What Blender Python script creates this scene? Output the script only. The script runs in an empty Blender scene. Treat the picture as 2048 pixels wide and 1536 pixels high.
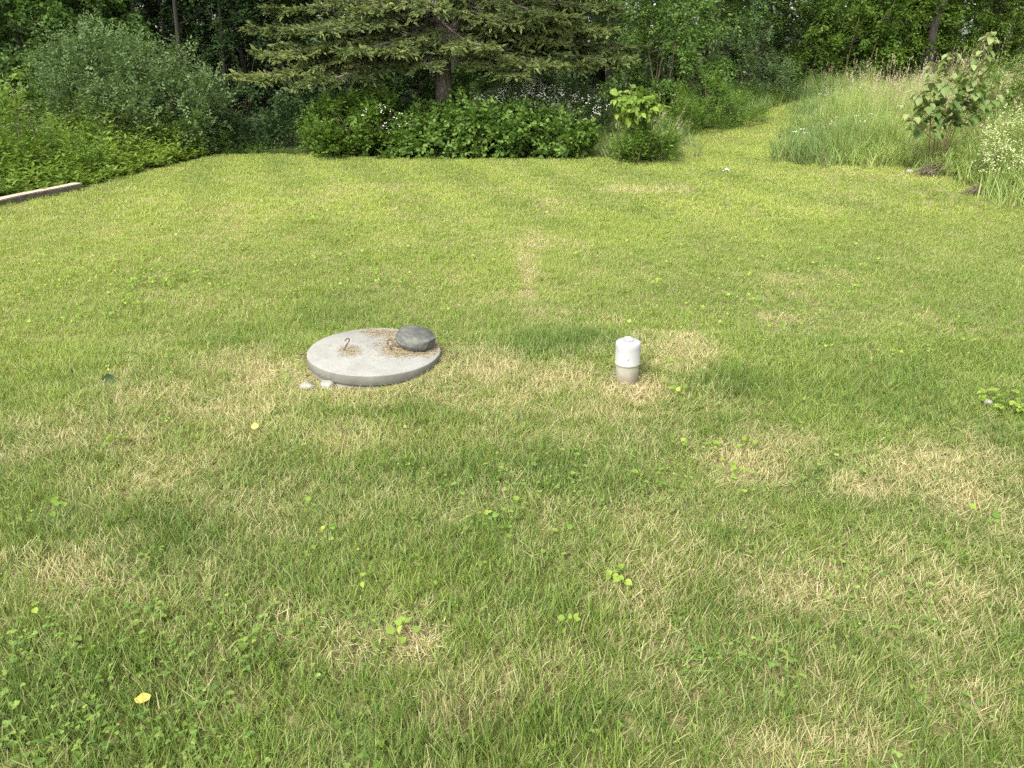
import bpy, math
import numpy as np
from mathutils import Vector

# ------------------------------------------------------------------ basics
scene = bpy.context.scene
COL = scene.collection
RNG = np.random.default_rng(11)
CAMH, PITCH, FPX = 1.75, math.radians(24.0), 1539.0
CP, SP = math.cos(PITCH), math.sin(PITCH)


def smooth(a, b, x):
    t = np.clip((np.asarray(x, float) - a) / (b - a), 0, 1)
    return t * t * (3 - 2 * t)


_LAT = np.random.default_rng(3).random((256, 256))


def vnoise(x, y):
    x = np.asarray(x, float); y = np.asarray(y, float)
    xi = np.floor(x).astype(int); yi = np.floor(y).astype(int)
    fx = x - xi; fy = y - yi
    fx = fx * fx * (3 - 2 * fx); fy = fy * fy * (3 - 2 * fy)
    a = _LAT[xi & 255, yi & 255]; b = _LAT[(xi + 1) & 255, yi & 255]
    c = _LAT[xi & 255, (yi + 1) & 255]; d = _LAT[(xi + 1) & 255, (yi + 1) & 255]
    return (a * (1 - fx) + b * fx) * (1 - fy) + (c * (1 - fx) + d * fx) * fy


def fbm(x, y, s=1.0, o=4):
    v = 0; amp = 0.5; tot = 0
    for i in range(o):
        v = v + amp * vnoise(np.asarray(x) / s + 17.3 * i, np.asarray(y) / s + 9.1 * i)
        tot += amp; amp *= 0.5; s *= 0.5
    return v / tot


def ground_z(x, y):
    """Height of the terrain."""
    x = np.asarray(x, float); y = np.asarray(y, float)
    z = 0.088 * np.exp(-((x + 0.1) / 1.6) ** 2 - ((y - 4.05) / 0.75) ** 2)
    z = z + 0.30 * smooth(3.0, 7.5, x) * smooth(5.0, 10.0, y)
    z = z + 0.05 * (fbm(x + 40, y + 40, 2.6, 3) - 0.5) * smooth(1.0, 3.0, y)
    z = z + 0.22 * smooth(-4.5, -8.5, x) * smooth(6, 9, y)
    return z


def ray(u, v):
    a = (u - 1024.0) / FPX; b = -(v - 768.0) / FPX
    return a, CP + b * SP, -SP + b * CP


def G(u, v):
    """The point of the terrain where the photo shows pixel (u, v)."""
    dx, dy, dz = ray(u, v)
    z = 0.0; t = 1.0
    for _ in range(14):
        t = (CAMH - z) / max(-dz, 1e-3)
        z = float(ground_z(dx * t, dy * t))
    return Vector((dx * t, dy * t, z))


def P(u, v, Y):
    dx, dy, dz = ray(u, v)
    t = Y / dy
    return Vector((dx * t, Y, CAMH + dz * t))


def project(x, y, z):
    dz = z - CAMH
    depth = y * CP - dz * SP
    yy = y * SP + dz * CP
    depth = np.maximum(depth, 1e-3)
    return 1024 + FPX * x / depth, 768 - FPX * yy / depth


# ------------------------------------------------------------------ objects
def put(o, parent=None):
    COL.objects.link(o)
    if parent is not None:
        o.parent = parent
    return o


def tag(o, label=None, cat=None, group=None, kind=None):
    if label: o['label'] = label
    if cat: o['category'] = cat
    if group: o['group'] = group
    if kind: o['kind'] = kind
    return o


def thing(name, loc, label, cat, group=None):
    o = bpy.data.objects.new(name, None)
    o.location = loc
    o.empty_display_size = 0.1
    put(o)
    return tag(o, label, cat, group)


def np_mesh(name, V, faces_by_size, mat, attrs=None, smooth_shade=False):
    """V (n,3); faces_by_size: list of (m,k) index arrays."""
    me = bpy.data.meshes.new(name)
    V = np.ascontiguousarray(V, dtype=np.float32)
    me.vertices.add(len(V)); me.vertices.foreach_set('co', V.ravel())
    fl = [np.asarray(f, dtype=np.int32) for f in faces_by_size if len(f)]
    loops = np.concatenate([f.ravel() for f in fl]) if fl else np.zeros(0, np.int32)
    tot = np.concatenate([np.full(len(f), f.shape[1], np.int32) for f in fl]) if fl else np.zeros(0, np.int32)
    start = np.concatenate([[0], np.cumsum(tot)[:-1]]).astype(np.int32) if len(tot) else tot
    me.loops.add(len(loops)); me.loops.foreach_set('vertex_index', loops)
    me.polygons.add(len(tot)); me.polygons.foreach_set('loop_start', start)
    try:
        me.polygons.foreach_set('loop_total', tot)
    except Exception:
        pass
    if smooth_shade and len(tot):
        me.polygons.foreach_set('use_smooth', np.ones(len(tot), bool))
    for k, a in (attrs or {}).items():
        at = me.attributes.new(k, 'FLOAT', 'POINT')
        at.data.foreach_set('value', np.ascontiguousarray(a, dtype=np.float32))
    me.update(calc_edges=True)
    if mat: me.materials.append(mat)
    return me


def obj(name, me, parent=None, loc=None):
    o = bpy.data.objects.new(name, me)
    if loc is not None: o.location = loc
    return put(o, parent)


class Tubes:
    """Collects tapered tubes into one mesh."""
    def __init__(self): self.V = []; self.F = []; self.C = []; self.n = 0

    def add(self, pts, radii, sides=6, cap=True):
        pts = [Vector(p) for p in pts]
        m = len(pts)
        ref = Vector((0.31, 0.11, 0.94))
        for i, p in enumerate(pts):
            d = (pts[min(i + 1, m - 1)] - pts[max(i - 1, 0)]).normalized()
            a = d.cross(ref)
            if a.length < 0.05: a = d.cross(Vector((1, 0, 0)))
            a.normalize(); b = d.cross(a)
            r = radii[i]
            for k in range(sides):
                t = 2 * math.pi * k / sides
                self.V.append(p + a * (r * math.cos(t)) + b * (r * math.sin(t)))
        for i in range(m - 1):
            for k in range(sides):
                k2 = (k + 1) % sides
                q = self.n + i * sides
                self.F.append((q + k, q + k2, q + sides + k2, q + sides + k))
        if cap:
            self.C.append(tuple(self.n + (m - 1) * sides + k for k in range(sides)))
            self.C.append(tuple(self.n + k for k in reversed(range(sides))))
        self.n += m * sides

    def mesh(self, name, mat):
        groups = {}
        for c in self.C: groups.setdefault(len(c), []).append(c)
        V = np.array([tuple(v) for v in self.V])
        return np_mesh(name, V, [np.array(self.F)] + [np.array(g) for g in groups.values()], mat, smooth_shade=True)


def nrm(a):
    return a / np.maximum(np.linalg.norm(a, axis=-1, keepdims=True), 1e-9)


def leaf_mesh(name, C, D, N, L, W, tint, mat, shape='rhomb', fold=0.18):
    """Many small folded leaves. C base, D direction, N normal, L length, W width."""
    n = len(C)
    D = nrm(D); S = nrm(np.cross(D, N)); N = np.cross(S, D)
    L = L[:, None]; W = W[:, None]
    lift = fold * W
    if shape == 'rhomb':
        v = np.stack([C, C + D * L * .45 + S * W * .5 + N * lift, C + D * L, C + D * L * .45 - S * W * .5 + N * lift], 1)
        k = 4
        b = (np.arange(n) * k)[:, None]
        F = [np.concatenate([b + [0, 1, 2], b + [0, 2, 3]])]
    else:
        drop = N * L * (-0.10)
        v = np.stack([C,
                      C + D * L * .22 + S * W * .42 + N * lift, C + D * L * .58 + S * W * .47 + N * lift + drop * .4,
                      C + D * L + drop,
                      C + D * L * .58 - S * W * .47 + N * lift + drop * .4, C + D * L * .22 - S * W * .42 + N * lift], 1)
        k = 6
        b = (np.arange(n) * k)[:, None]
        F = [np.concatenate([b + [0, 1, 2, 3], b + [0, 3, 4, 5]])]
    return np_mesh(name, v.reshape(-1, 3), F, mat, {'tint': np.repeat(tint, k)})


def sprays(C, A, k, slen, lsize, asp, rng, droop=0.15, jit=0.35, tint=(0, 1), flat=True):
    """Leaves along twigs that start at C with direction A. Returns the leaf arrays."""
    n = len(C)
    A = nrm(A)
    Z = np.array([0, 0, 1.0])
    B = np.cross(A, Z) + rng.normal(0, .15, (n, 3))
    B = nrm(B)
    NN = nrm(np.cross(B, A))
    NN = NN * np.sign(NN[:, 2:3] + 1e-6)
    s = (np.arange(k)[None, :] + rng.random((n, k))) / k
    side = np.where((np.arange(k)[None, :] % 2) == 0, 1.0, -1.0) * np.ones((n, 1))
    sl = slen * rng.uniform(.65, 1.35, (n, 1))
    pos = C[:, None] + A[:, None] * (s * sl)[..., None] - Z * (droop * (s * sl) ** 2)[..., None]
    phi = np.radians(rng.uniform(30, 80, (n, k))) * (1 - .6 * (s > .9))
    d = A[:, None] * np.cos(phi)[..., None] + B[:, None] * (side * np.sin(phi))[..., None]
    d = d + rng.normal(0, jit * .6, (n, k, 3)) - Z * droop
    N = NN[:, None] + rng.normal(0, jit, (n, k, 3))
    L = lsize * rng.uniform(.6, 1.25, (n, k)) * (1 - .25 * s)
    tb = rng.uniform(tint[0], tint[1], (n, 1))
    tt = np.clip(tb + rng.normal(0, .12, (n, k)) + .12 * (s - .5), 0, 1)
    f = lambda a: a.reshape(-1, 3)
    return f(pos), f(d), f(N), L.ravel(), (L * asp).ravel(), tt.ravel()


def lobe_points(lobes, n, rng, shell=(.62, 1.06), rough=.22, zmin=.03, base=0.0, clump=0.):
    if clump:
        # leafy tufts: centres on the shell, twigs radiating round each centre
        m = max(6, n // 11)
        c, d = lobe_points(lobes, m, rng, shell, rough, zmin + clump * .3, base)
        i = rng.integers(0, len(c), n)
        o = nrm(rng.normal(0, 1, (n, 3)) + d[i] * .9 + np.array([0, 0, .25])) * (clump * rng.uniform(.35, 1.1, (n, 1)) * rng.uniform(.6, 1.4, m)[i][:, None])
        o[:, 2] *= .7
        p = c[i] + o
        p[:, 2] = np.maximum(p[:, 2], base + zmin)
        return p, nrm(nrm(o) + d[i] * .6)
    """Points through the outer shell of a set of ellipsoid lobes with their outward directions."""
    lobes = np.array(lobes, float)
    ar = (lobes[:, 3] * lobes[:, 4] + lobes[:, 4] * lobes[:, 5] + lobes[:, 3] * lobes[:, 5]) ** .9
    out_p = []; out_d = []; got = 0; guard = 0
    while got < n and guard < 30:
        guard += 1
        m = n
        i = rng.choice(len(lobes), m, p=ar / ar.sum())
        d = nrm(rng.normal(0, 1, (m, 3)))
        r = shell[0] + (shell[1] - shell[0]) * rng.random(m) ** .6
        ph = lobes[i, 0] * 3.1
        r = r * (1 + rough * (np.sin(d[:, 0] * 5 + ph) * np.sin(d[:, 2] * 6 + ph * 2) + .6 * np.sin(d[:, 1] * 9 + d[:, 0] * 8 + ph)))
        p = lobes[i, :3] + d * lobes[i, 3:6] * r[:, None]
        q = np.min(np.linalg.norm((p[:, None] - lobes[None, :, :3]) / lobes[None, :, 3:6], axis=2), axis=1)
        ok = (q > .5) & (p[:, 2] > base + zmin)
        od = nrm(d / lobes[i, 3:6])
        out_p.append(p[ok]); out_d.append(od[ok]); got += ok.sum()
    return np.concatenate(out_p)[:n], np.concatenate(out_d)[:n]


# ------------------------------------------------------------------ materials
def new_mat(name):
    m = bpy.data.materials.new(name); m.use_nodes = True
    nt = m.node_tree; nt.nodes.clear()
    out = nt.nodes.new('ShaderNodeOutputMaterial')
    return m, nt, out


def N_(nt, t, **kw):
    n = nt.nodes.new(t)
    for k, v in kw.items(): setattr(n, k, v)
    return n


def ramp(nt, stops, interp='LINEAR'):
    r = N_(nt, 'ShaderNodeValToRGB'); r.color_ramp.interpolation = interp
    e = r.color_ramp.elements
    while len(e) < len(stops): e.new(.5)
    for el, (p, c) in zip(e, stops):
        el.position = p; el.color = (*c, 1)
    return r


def mixc(nt, fac, a, b):
    m = N_(nt, 'ShaderNodeMix', data_type='RGBA')
    for sock, v in ((m.inputs[0], fac), (m.inputs[6], a), (m.inputs[7], b)):
        if hasattr(v, 'is_linked') or hasattr(v, 'links'): nt.links.new(v, sock)
        elif isinstance(v, tuple): sock.default_value = (*v, 1)
        else: sock.default_value = v
    return m.outputs[2]


def leafy(nt, out, color, trans=.35, rough=.5, spec=.3, tcol_gain=(1.15, 1.1, .6)):
    p = N_(nt, 'ShaderNodeBsdfPrincipled')
    p.inputs['Roughness'].default_value = rough
    p.inputs['Specular IOR Level'].default_value = spec
    nt.links.new(color, p.inputs['Base Color'])
    t = N_(nt, 'ShaderNodeBsdfTranslucent')
    mm = N_(nt, 'ShaderNodeMix', data_type='RGBA', blend_type='MULTIPLY')
    mm.inputs[0].default_value = 1
    nt.links.new(color, mm.inputs[6]); mm.inputs[7].default_value = (*tcol_gain, 1)
    nt.links.new(mm.outputs[2], t.inputs['Color'])
    ms = N_(nt, 'ShaderNodeMixShader'); ms.inputs[0].default_value = trans
    nt.links.new(p.outputs[0], ms.inputs[1]); nt.links.new(t.outputs[0], ms.inputs[2])
    nt.links.new(ms.outputs[0], out.inputs['Surface'])


def leaf_mat(name, stops, trans=.35, rough=.5, spec=.18):
    m, nt, out = new_mat(name)
    a = N_(nt, 'ShaderNodeAttribute', attribute_name='tint')
    n = len(stops)
    r = ramp(nt, [(i / (n - 1), c) for i, c in enumerate(stops)])
    nt.links.new(a.outputs['Fac'], r.inputs[0])
    leafy(nt, out, r.outputs[0], trans, rough, spec)
    return m


def simple_mat(name, c1, c2, scale=20., rough=.8, bump=0., detail=6., spec=.3, stops=(.35, .65), stretch=None):
    m, nt, out = new_mat(name)
    p = N_(nt, 'ShaderNodeBsdfPrincipled')
    p.inputs['Roughness'].default_value = rough; p.inputs['Specular IOR Level'].default_value = spec
    tc = N_(nt, 'ShaderNodeTexCoord'); mp = N_(nt, 'ShaderNodeMapping')
    if stretch: mp.inputs['Scale'].default_value = stretch
    nz = N_(nt, 'ShaderNodeTexNoise'); nz.inputs['Scale'].default_value = scale; nz.inputs['Detail'].default_value = detail
    nt.links.new(tc.outputs['Object'], mp.inputs[0]); nt.links.new(mp.outputs[0], nz.inputs['Vector'])
    r = ramp(nt, [(stops[0], c1), (stops[1], c2)])
    nt.links.new(nz.outputs['Fac'], r.inputs[0]); nt.links.new(r.outputs[0], p.inputs['Base Color'])
    if bump:
        b = N_(nt, 'ShaderNodeBump'); b.inputs['Strength'].default_value = bump; b.inputs['Distance'].default_value = .01
        nt.links.new(nz.outputs['Fac'], b.inputs['Height']); nt.links.new(b.outputs[0], p.inputs['Normal'])
    nt.links.new(p.outputs[0], out.inputs['Surface'])
    return m


M = {}
M['bark'] = simple_mat('bark', (.075, .06, .048), (.20, .165, .135), 14, .95, .6, stretch=(3, 3, .5))
M['bark_dark'] = simple_mat('dark_bark', (.02, .018, .014), (.05, .044, .035), 10, .95, .5, stretch=(3, 3, .4))
M['twig'] = simple_mat('dead_twig', (.085, .07, .055), (.165, .135, .11), 6, .95)
M['stem'] = simple_mat('green_stem', (.06, .05, .025), (.12, .10, .045), 8, .8)
M['needle'] = leaf_mat('spruce_needles', [(.075, .105, .035), (.13, .17, .055), (.22, .26, .08)], .25, .6, .2)
M['honeysuckle'] = leaf_mat('grey_green_leaves', [(.058, .10, .034), (.095, .15, .052), (.14, .20, .08)], .28, .55, .12)
M['viburnum'] = leaf_mat('shrub_leaves', [(.05, .10, .015), (.09, .155, .024), (.14, .21, .04)], .35, .45)
M['grape'] = leaf_mat('broad_leaves', [(.05, .105, .02), (.085, .155, .028), (.15, .225, .05)], .35, .45)
M['weed'] = leaf_mat('weed_leaves', [(.07, .135, .02), (.12, .20, .03), (.20, .28, .05)], .4, .5)
M['maple'] = leaf_mat('woodland_leaves', [(.045, .09, .02), (.075, .14, .028), (.125, .195, .045)], .35, .45)
M['bright'] = leaf_mat('yellow_green_leaves', [(.055, .11, .017), (.09, .155, .023), (.15, .215, .038)], .4, .45)
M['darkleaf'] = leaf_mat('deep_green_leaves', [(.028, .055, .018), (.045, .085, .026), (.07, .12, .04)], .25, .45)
M['blueleaf'] = leaf_mat('blue_green_leaves', [(.045, .08, .04), (.07, .115, .055), (.10, .15, .075)], .25, .5)
M['bigleaf'] = leaf_mat('sapling_leaves', [(.07, .125, .033), (.13, .195, .055), (.25, .30, .12)], .4, .45, .25)
M['petal'] = leaf_mat('white_petals', [(.55, .56, .46), (.72, .72, .62), (.8, .8, .74)], .25, .6)
M['creampetal'] = leaf_mat('cream_petals', [(.27, .32, .13), (.37, .41, .19), (.48, .50, .28)], .25, .6)
M['yellowpetal'] = leaf_mat('yellow_petals', [(.6, .48, .08), (.75, .6, .14), (.8, .7, .3)], .25, .6)
M['straw'] = leaf_mat('straw', [(.22, .175, .09), (.36, .30, .165), (.48, .42, .26)], .15, .8, .1)


def grass_material(name, deep, mid, light, straw_a, straw_b, trans=.35):
    m, nt, out = new_mat(name)
    rnd = N_(nt, 'ShaderNodeAttribute', attribute_name='rnd')
    tt = N_(nt, 'ShaderNodeAttribute', attribute_name='along')
    dry = N_(nt, 'ShaderNodeAttribute', attribute_name='dry', attribute_type='INSTANCER')
    hue = N_(nt, 'ShaderNodeAttribute', attribute_name='hue', attribute_type='INSTANCER')
    # blade is straw when its own number lies under the dryness of the place
    sub = N_(nt, 'ShaderNodeMath', operation='SUBTRACT')
    nt.links.new(dry.outputs['Fac'], sub.inputs[0]); nt.links.new(rnd.outputs['Fac'], sub.inputs[1])
    mr = N_(nt, 'ShaderNodeMapRange'); mr.inputs['From Min'].default_value = -.26; mr.inputs['From Max'].default_value = .22
    nt.links.new(sub.outputs[0], mr.inputs['Value'])
    h2 = N_(nt, 'ShaderNodeMath', operation='MULTIPLY_ADD')
    fr = N_(nt, 'ShaderNodeMath', operation='MULTIPLY'); fr.inputs[1].default_value = 7.31
    f2 = N_(nt, 'ShaderNodeMath', operation='FRACT')
    nt.links.new(rnd.outputs['Fac'], fr.inputs[0]); nt.links.new(fr.outputs[0], f2.inputs[0])
    nt.links.new(f2.outputs[0], h2.inputs[0]); h2.inputs[1].default_value = .55
    nt.links.new(hue.outputs['Fac'], h2.inputs[2])
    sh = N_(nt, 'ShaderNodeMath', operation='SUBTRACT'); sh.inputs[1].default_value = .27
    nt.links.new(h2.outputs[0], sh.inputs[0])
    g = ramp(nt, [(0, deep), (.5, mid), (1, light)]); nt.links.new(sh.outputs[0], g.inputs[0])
    s = ramp(nt, [(0, straw_a), (1, straw_b)]); nt.links.new(f2.outputs[0], s.inputs[0])
    # pale sheath towards the root
    rt = N_(nt, 'ShaderNodeMapRange'); rt.inputs['From Min'].default_value = 0; rt.inputs['From Max'].default_value = .45
    rt.inputs['To Min'].default_value = .45; rt.inputs['To Max'].default_value = 0
    nt.links.new(tt.outputs['Fac'], rt.inputs['Value'])
    gr = mixc(nt, rt.outputs[0], g.outputs[0], tuple(.5 * (a + b) for a, b in zip(mid, straw_a)))
    c = mixc(nt, mr.outputs[0], gr, s.outputs[0])
    leafy(nt, out, c, trans, .5, .25, (1.1, 1.05, .7))
    return m


M['lawn'] = grass_material('lawn_blades', (.095, .175, .032), (.22, .305, .055), (.335, .41, .085), (.36, .325, .15), (.58, .53, .30), .45)
M['tall'] = grass_material('meadow_blades', (.085, .16, .05), (.17, .265, .06), (.30, .375, .095), (.30, .24, .13), (.50, .42, .25))
M['clover'] = leaf_mat('clover_leaves', [(.11, .20, .045), (.17, .265, .055), (.25, .33, .075)], .42, .55)
M['seedling'] = leaf_mat('seedling_leaves', [(.12, .22, .036), (.20, .30, .046), (.31, .38, .075)], .42, .6)

# ------------------------------------------------------------------ lawn outline and its state
LAWN_PX = [(-420, 545), (-150, 447), (0, 409), (155, 379), (300, 342), (420, 312), (520, 309), (620, 311), (800, 317),
           (1150, 318), (1175, 300), (1185, 272), (1235, 267), (1345, 262), (1500, 238), (1522, 226), (1590, 202),
           (1612, 208), (1596, 250), (1566, 326), (1640, 330), (1800, 334), (1862, 339), (1945, 374), (2060, 417), (2420, 540)]
LAWN = np.array([tuple(G(u, v))[:2] for u, v in LAWN_PX] + [(6.5, .3), (-6.5, .3)])


def inside(poly, x, y):
    r = np.zeros(len(x), bool)
    j = len(poly) - 1
    for i in range(len(poly)):
        xi, yi = poly[i]; xj, yj = poly[j]
        c = ((yi > y) != (yj > y)) & (x < (xj - xi) * (y - yi) / (yj - yi + 1e-12) + xi)
        r ^= c; j = i
    return r


# dry patches as (centre, radii, strength), given where the photo shows them and laid onto the ground
DRY_PX = [(780, 785, 240, 45, .45), (960, 745, 130, 48, .6), (1090, 765, 130, 42, .5), (1255, 780, 75, 28, .75),
          (1375, 705, 75, 36, .75), (1590, 640, 80, 22, .4), (1110, 625, 70, 16, .45), (1055, 545, 24, 48, .5),
          (1068, 480, 26, 22, .5), (1095, 415, 30, 22, .35), (1290, 380, 90, 8, .55), (530, 745, 80, 40, .55),
          (430, 815, 200, 48, .42), (180, 880, 220, 60, .28), (1515, 915, 120, 55, .46), (1660, 920, 340, 75, .15), (900, 775, 420, 75, .22), (1830, 945, 130, 52, .66),
          (1935, 985, 90, 55, .5), (1590, 1190, 80, 55, .55), (1880, 1230, 180, 90, .28), (830, 1290, 45, 45, .75),
          (690, 1310, 60, 50, .5), (640, 1360, 50, 30, .4), (1640, 1500, 140, 55, .45), (110, 1140, 130, 42, .3),
          (1960, 1430, 90, 60, .4), (1900, 525, 140, 22, .25), (870, 1440, 60, 40, .3), (860, 1000, 420, 60, .10),
          (1350, 1120, 260, 110, .2), (690, 815, 160, 14, .2), (460, 620, 180, 30, .18), (1560, 580, 200, 30, .1),
          (1130, 830, 130, 20, .35), (760, 880, 160, 40, .25), (1440, 1300, 240, 120, .14), (560, 1260, 80, 40, .2),
          (250, 960, 260, 50, .22), (1280, 690, 60, 20, .3), (600, 770, 50, 25, .5), (360, 470, 260, 22, .16), (800, 380, 130, 14, .12)]
LUSH_PX = [(1120, 690, 130, 26, .9), (1480, 765, 85, 38, .8), (900, 950, 140, 50, .5), (500, 685, 130, 36, .55),
           (150, 1440, 300, 150, .5), (1000, 1480, 260, 90, .6), (1100, 950, 150, 50, .5), (620, 640, 120, 22, .5),
           (1500, 1420, 90, 50, .3), (740, 830, 160, 12, .5), (1090, 840, 60, 12, .5), (1750, 780, 260, 60, .35),
           (1250, 430, 90, 40, .3), (300, 640, 200, 30, .3), (1020, 1090, 220, 50, .25), (240, 1080, 240, 60, .3)]


def blobs(lst, u, v, x, y, wob=.45):
    w = fbm(x, y, .35, 4) - .5
    r = np.zeros(len(x))
    for (cu, cv, ru, rv, s) in lst:
        q = np.sqrt(((u - cu) / ru) ** 2 + ((v - cv) / rv) ** 2) + w * wob * 2.2
        r = np.maximum(r, s * smooth(1.6, .15, q))
    return r


def lawn_state(x, y):
    z = ground_z(x, y)
    u, v = project(x, y, z)
    dry = blobs(DRY_PX, u, v, x, y, .8) * (.72 + .5 * fbm(x * 1.3, y + 3, .22, 3))
    lush = blobs(LUSH_PX, u, v, x, y)
    n1 = fbm(x + 5, y, .55, 4); n2 = fbm(x, y + 31, .16, 3); n3 = fbm(x + 70, y - 9, 2.2, 3)
    dry = dry + .50 * (n1 - .5) + .50 * (n2 - .5) + .2 * (n3 - .5)
    dry = dry + .095 - .075 * smooth(3.6, 6.5, y) - .35 * lush
    hue = .40 + .26 * smooth(4.5, 8.5, y) + .7 * (n3 - .5) + .4 * (fbm(x - 20, y, .4, 3) - .5) - .36 * lush
    hue = hue - .20 * smooth(4.4, 2.6, y)  # foreground shade painted into the hue: deeper green towards the camera
    # mowing swathes run away from the camera, slightly fanned; their sheen is painted into the hue
    sw = np.sin((x * .93 + y * .34) * 2 * math.pi / 1.15)
    hue = hue + .14 * sw * smooth(6, 9, y)
    return np.clip(dry, .02, .97), np.clip(hue, 0, 1), lush, sw


# ------------------------------------------------------------------ terrain
def axis(lo, hi, fine, far):
    mid = np.arange(lo, hi + 1e-6, fine)
    g = []; s = fine; p = hi
    while p < far:
        s *= 1.35; p += s; g.append(p)
    g2 = []; s = fine; p = lo
    while p > -far:
        s *= 1.35; p -= s; g2.append(p)
    return np.concatenate([g2[::-1], mid, g])


gx = axis(-11, 11, .08, 600); gy = axis(0.6, 19, .08, 600)
X, Y = np.meshgrid(gx, gy)
xx, yy = X.ravel(), Y.ravel()
near = (np.abs(xx) < 40) & (yy > -5) & (yy < 60)
zz = np.where(near, ground_z(xx, yy), 0) - .004
nx, ny = len(gx), len(gy)
ii = (np.arange(ny - 1)[:, None] * nx + np.arange(nx - 1)[None, :]).ravel()
quads = np.stack([ii, ii + 1, ii + nx + 1, ii + nx], 1)
gdry = np.full(len(xx), .3); sel = (yy > .5) & (yy < 26) & (np.abs(xx) < 18)
gd, gh, _, _ = lawn_state(xx[sel], yy[sel]); gdry[sel] = gd
glawn = np.zeros(len(xx)); glawn[inside(LAWN, xx, yy)] = 1
gm, nt, out = new_mat('soil_and_thatch')
p = N_(nt, 'ShaderNodeBsdfPrincipled'); p.inputs['Roughness'].default_value = .95; p.inputs['Specular IOR Level'].default_value = .1
a = N_(nt, 'ShaderNodeAttribute', attribute_name='dry'); b = N_(nt, 'ShaderNodeAttribute', attribute_name='lawn')
geo = N_(nt, 'ShaderNodeNewGeometry')
nz = N_(nt, 'ShaderNodeTexNoise'); nz.inputs['Scale'].default_value = 55; nz.inputs['Detail'].default_value = 8
nt.links.new(geo.outputs['Position'], nz.inputs['Vector'])
r1 = ramp(nt, [(.35, (.12, .12, .05)), (.65, (.23, .21, .095))]); nt.links.new(nz.outputs['Fac'], r1.inputs[0])
r2 = ramp(nt, [(.32, (.10, .075, .045)), (.5, (.25, .19, .11)), (.68, (.38, .30, .18))]); nt.links.new(nz.outputs['Fac'], r2.inputs[0])
r3 = ramp(nt, [(.35, (.025, .03, .013)), (.65, (.06, .055, .028))]); nt.links.new(nz.outputs['Fac'], r3.inputs[0])
c = mixc(nt, a.outputs['Fac'], r1.outputs[0], r2.outputs[0])
c = mixc(nt, b.outputs['Fac'], r3.outputs[0], c)
nt.links.new(c, p.inputs['Base Color'])
bp = N_(nt, 'ShaderNodeBump'); bp.inputs['Strength'].default_value = .7; bp.inputs['Distance'].default_value = .02
nt.links.new(nz.outputs['Fac'], bp.inputs['Height']); nt.links.new(bp.outputs[0], p.inputs['Normal'])
nt.links.new(p.outputs[0], out.inputs['Surface'])
ground = obj('ground', np_mesh('ground', np.stack([xx, yy, zz], 1), [quads], gm, {'dry': gdry, 'lawn': glawn}, True))
tag(ground, 'soil and thatch under the mown lawn and the woods', 'ground', kind='structure')


# ------------------------------------------------------------------ scattering of what nobody could count
def scatter(name, label, cat, protos, pts, rot, scl, idx, attrs):
    me = bpy.data.meshes.new(name)
    me.vertices.add(len(pts)); me.vertices.foreach_set('co', np.ascontiguousarray(pts, np.float32).ravel())
    for k, a in attrs.items():
        at = me.attributes.new(k, 'FLOAT', 'POINT'); at.data.foreach_set('value', np.ascontiguousarray(a, np.float32))
    at = me.attributes.new('turn', 'FLOAT_VECTOR', 'POINT'); at.data.foreach_set('vector', np.ascontiguousarray(rot, np.float32).ravel())
    at = me.attributes.new('size', 'FLOAT_VECTOR', 'POINT'); at.data.foreach_set('vector', np.ascontiguousarray(scl, np.float32).ravel())
    at = me.attributes.new('pick', 'INT', 'POINT'); at.data.foreach_set('value', np.ascontiguousarray(idx, np.int32))
    o = obj(name, me); tag(o, label, cat, kind='stuff')
    ng = bpy.data.node_groups.new(name, 'GeometryNodeTree')
    ng.interface.new_socket('Geometry', in_out='INPUT', socket_type='NodeSocketGeometry')
    ng.interface.new_socket('Geometry', in_out='OUTPUT', socket_type='NodeSocketGeometry')
    gi = ng.nodes.new('NodeGroupInput'); go = ng.nodes.new('NodeGroupOutput')
    g2i = ng.nodes.new('GeometryNodeGeometryToInstance')
    for pm in reversed(protos):
        po = bpy.data.objects.new(name + '_clump', pm)
        oi = ng.nodes.new('GeometryNodeObjectInfo'); oi.inputs['Object'].default_value = po
        oi.inputs['As Instance'].default_value = False
        ng.links.new(oi.outputs['Geometry'], g2i.inputs[0])
    iop = ng.nodes.new('GeometryNodeInstanceOnPoints'); iop.inputs['Pick Instance'].default_value = True

    def named(nm, dt):
        n = ng.nodes.new('GeometryNodeInputNamedAttribute'); n.data_type = dt; n.inputs['Name'].default_value = nm
        return [s for s in n.outputs if s.enabled and s.name == 'Attribute'][0]
    e2r = ng.nodes.new('FunctionNodeEulerToRotation')
    ng.links.new(named('turn', 'FLOAT_VECTOR'), e2r.inputs[0])
    ng.links.new(gi.outputs[0], iop.inputs['Points'])
    ng.links.new(g2i.outputs[0], iop.inputs['Instance'])
    ng.links.new(named('pick', 'INT'), iop.inputs['Instance Index'])
    ng.links.new(e2r.outputs[0], iop.inputs['Rotation'])
    ng.links.new(named('size', 'FLOAT_VECTOR'), iop.inputs['Scale'])
    ng.links.new(iop.outputs[0], go.inputs[0])
    md = o.modifiers.new('scatter', 'NODES'); md.node_group = ng
    return o


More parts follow.
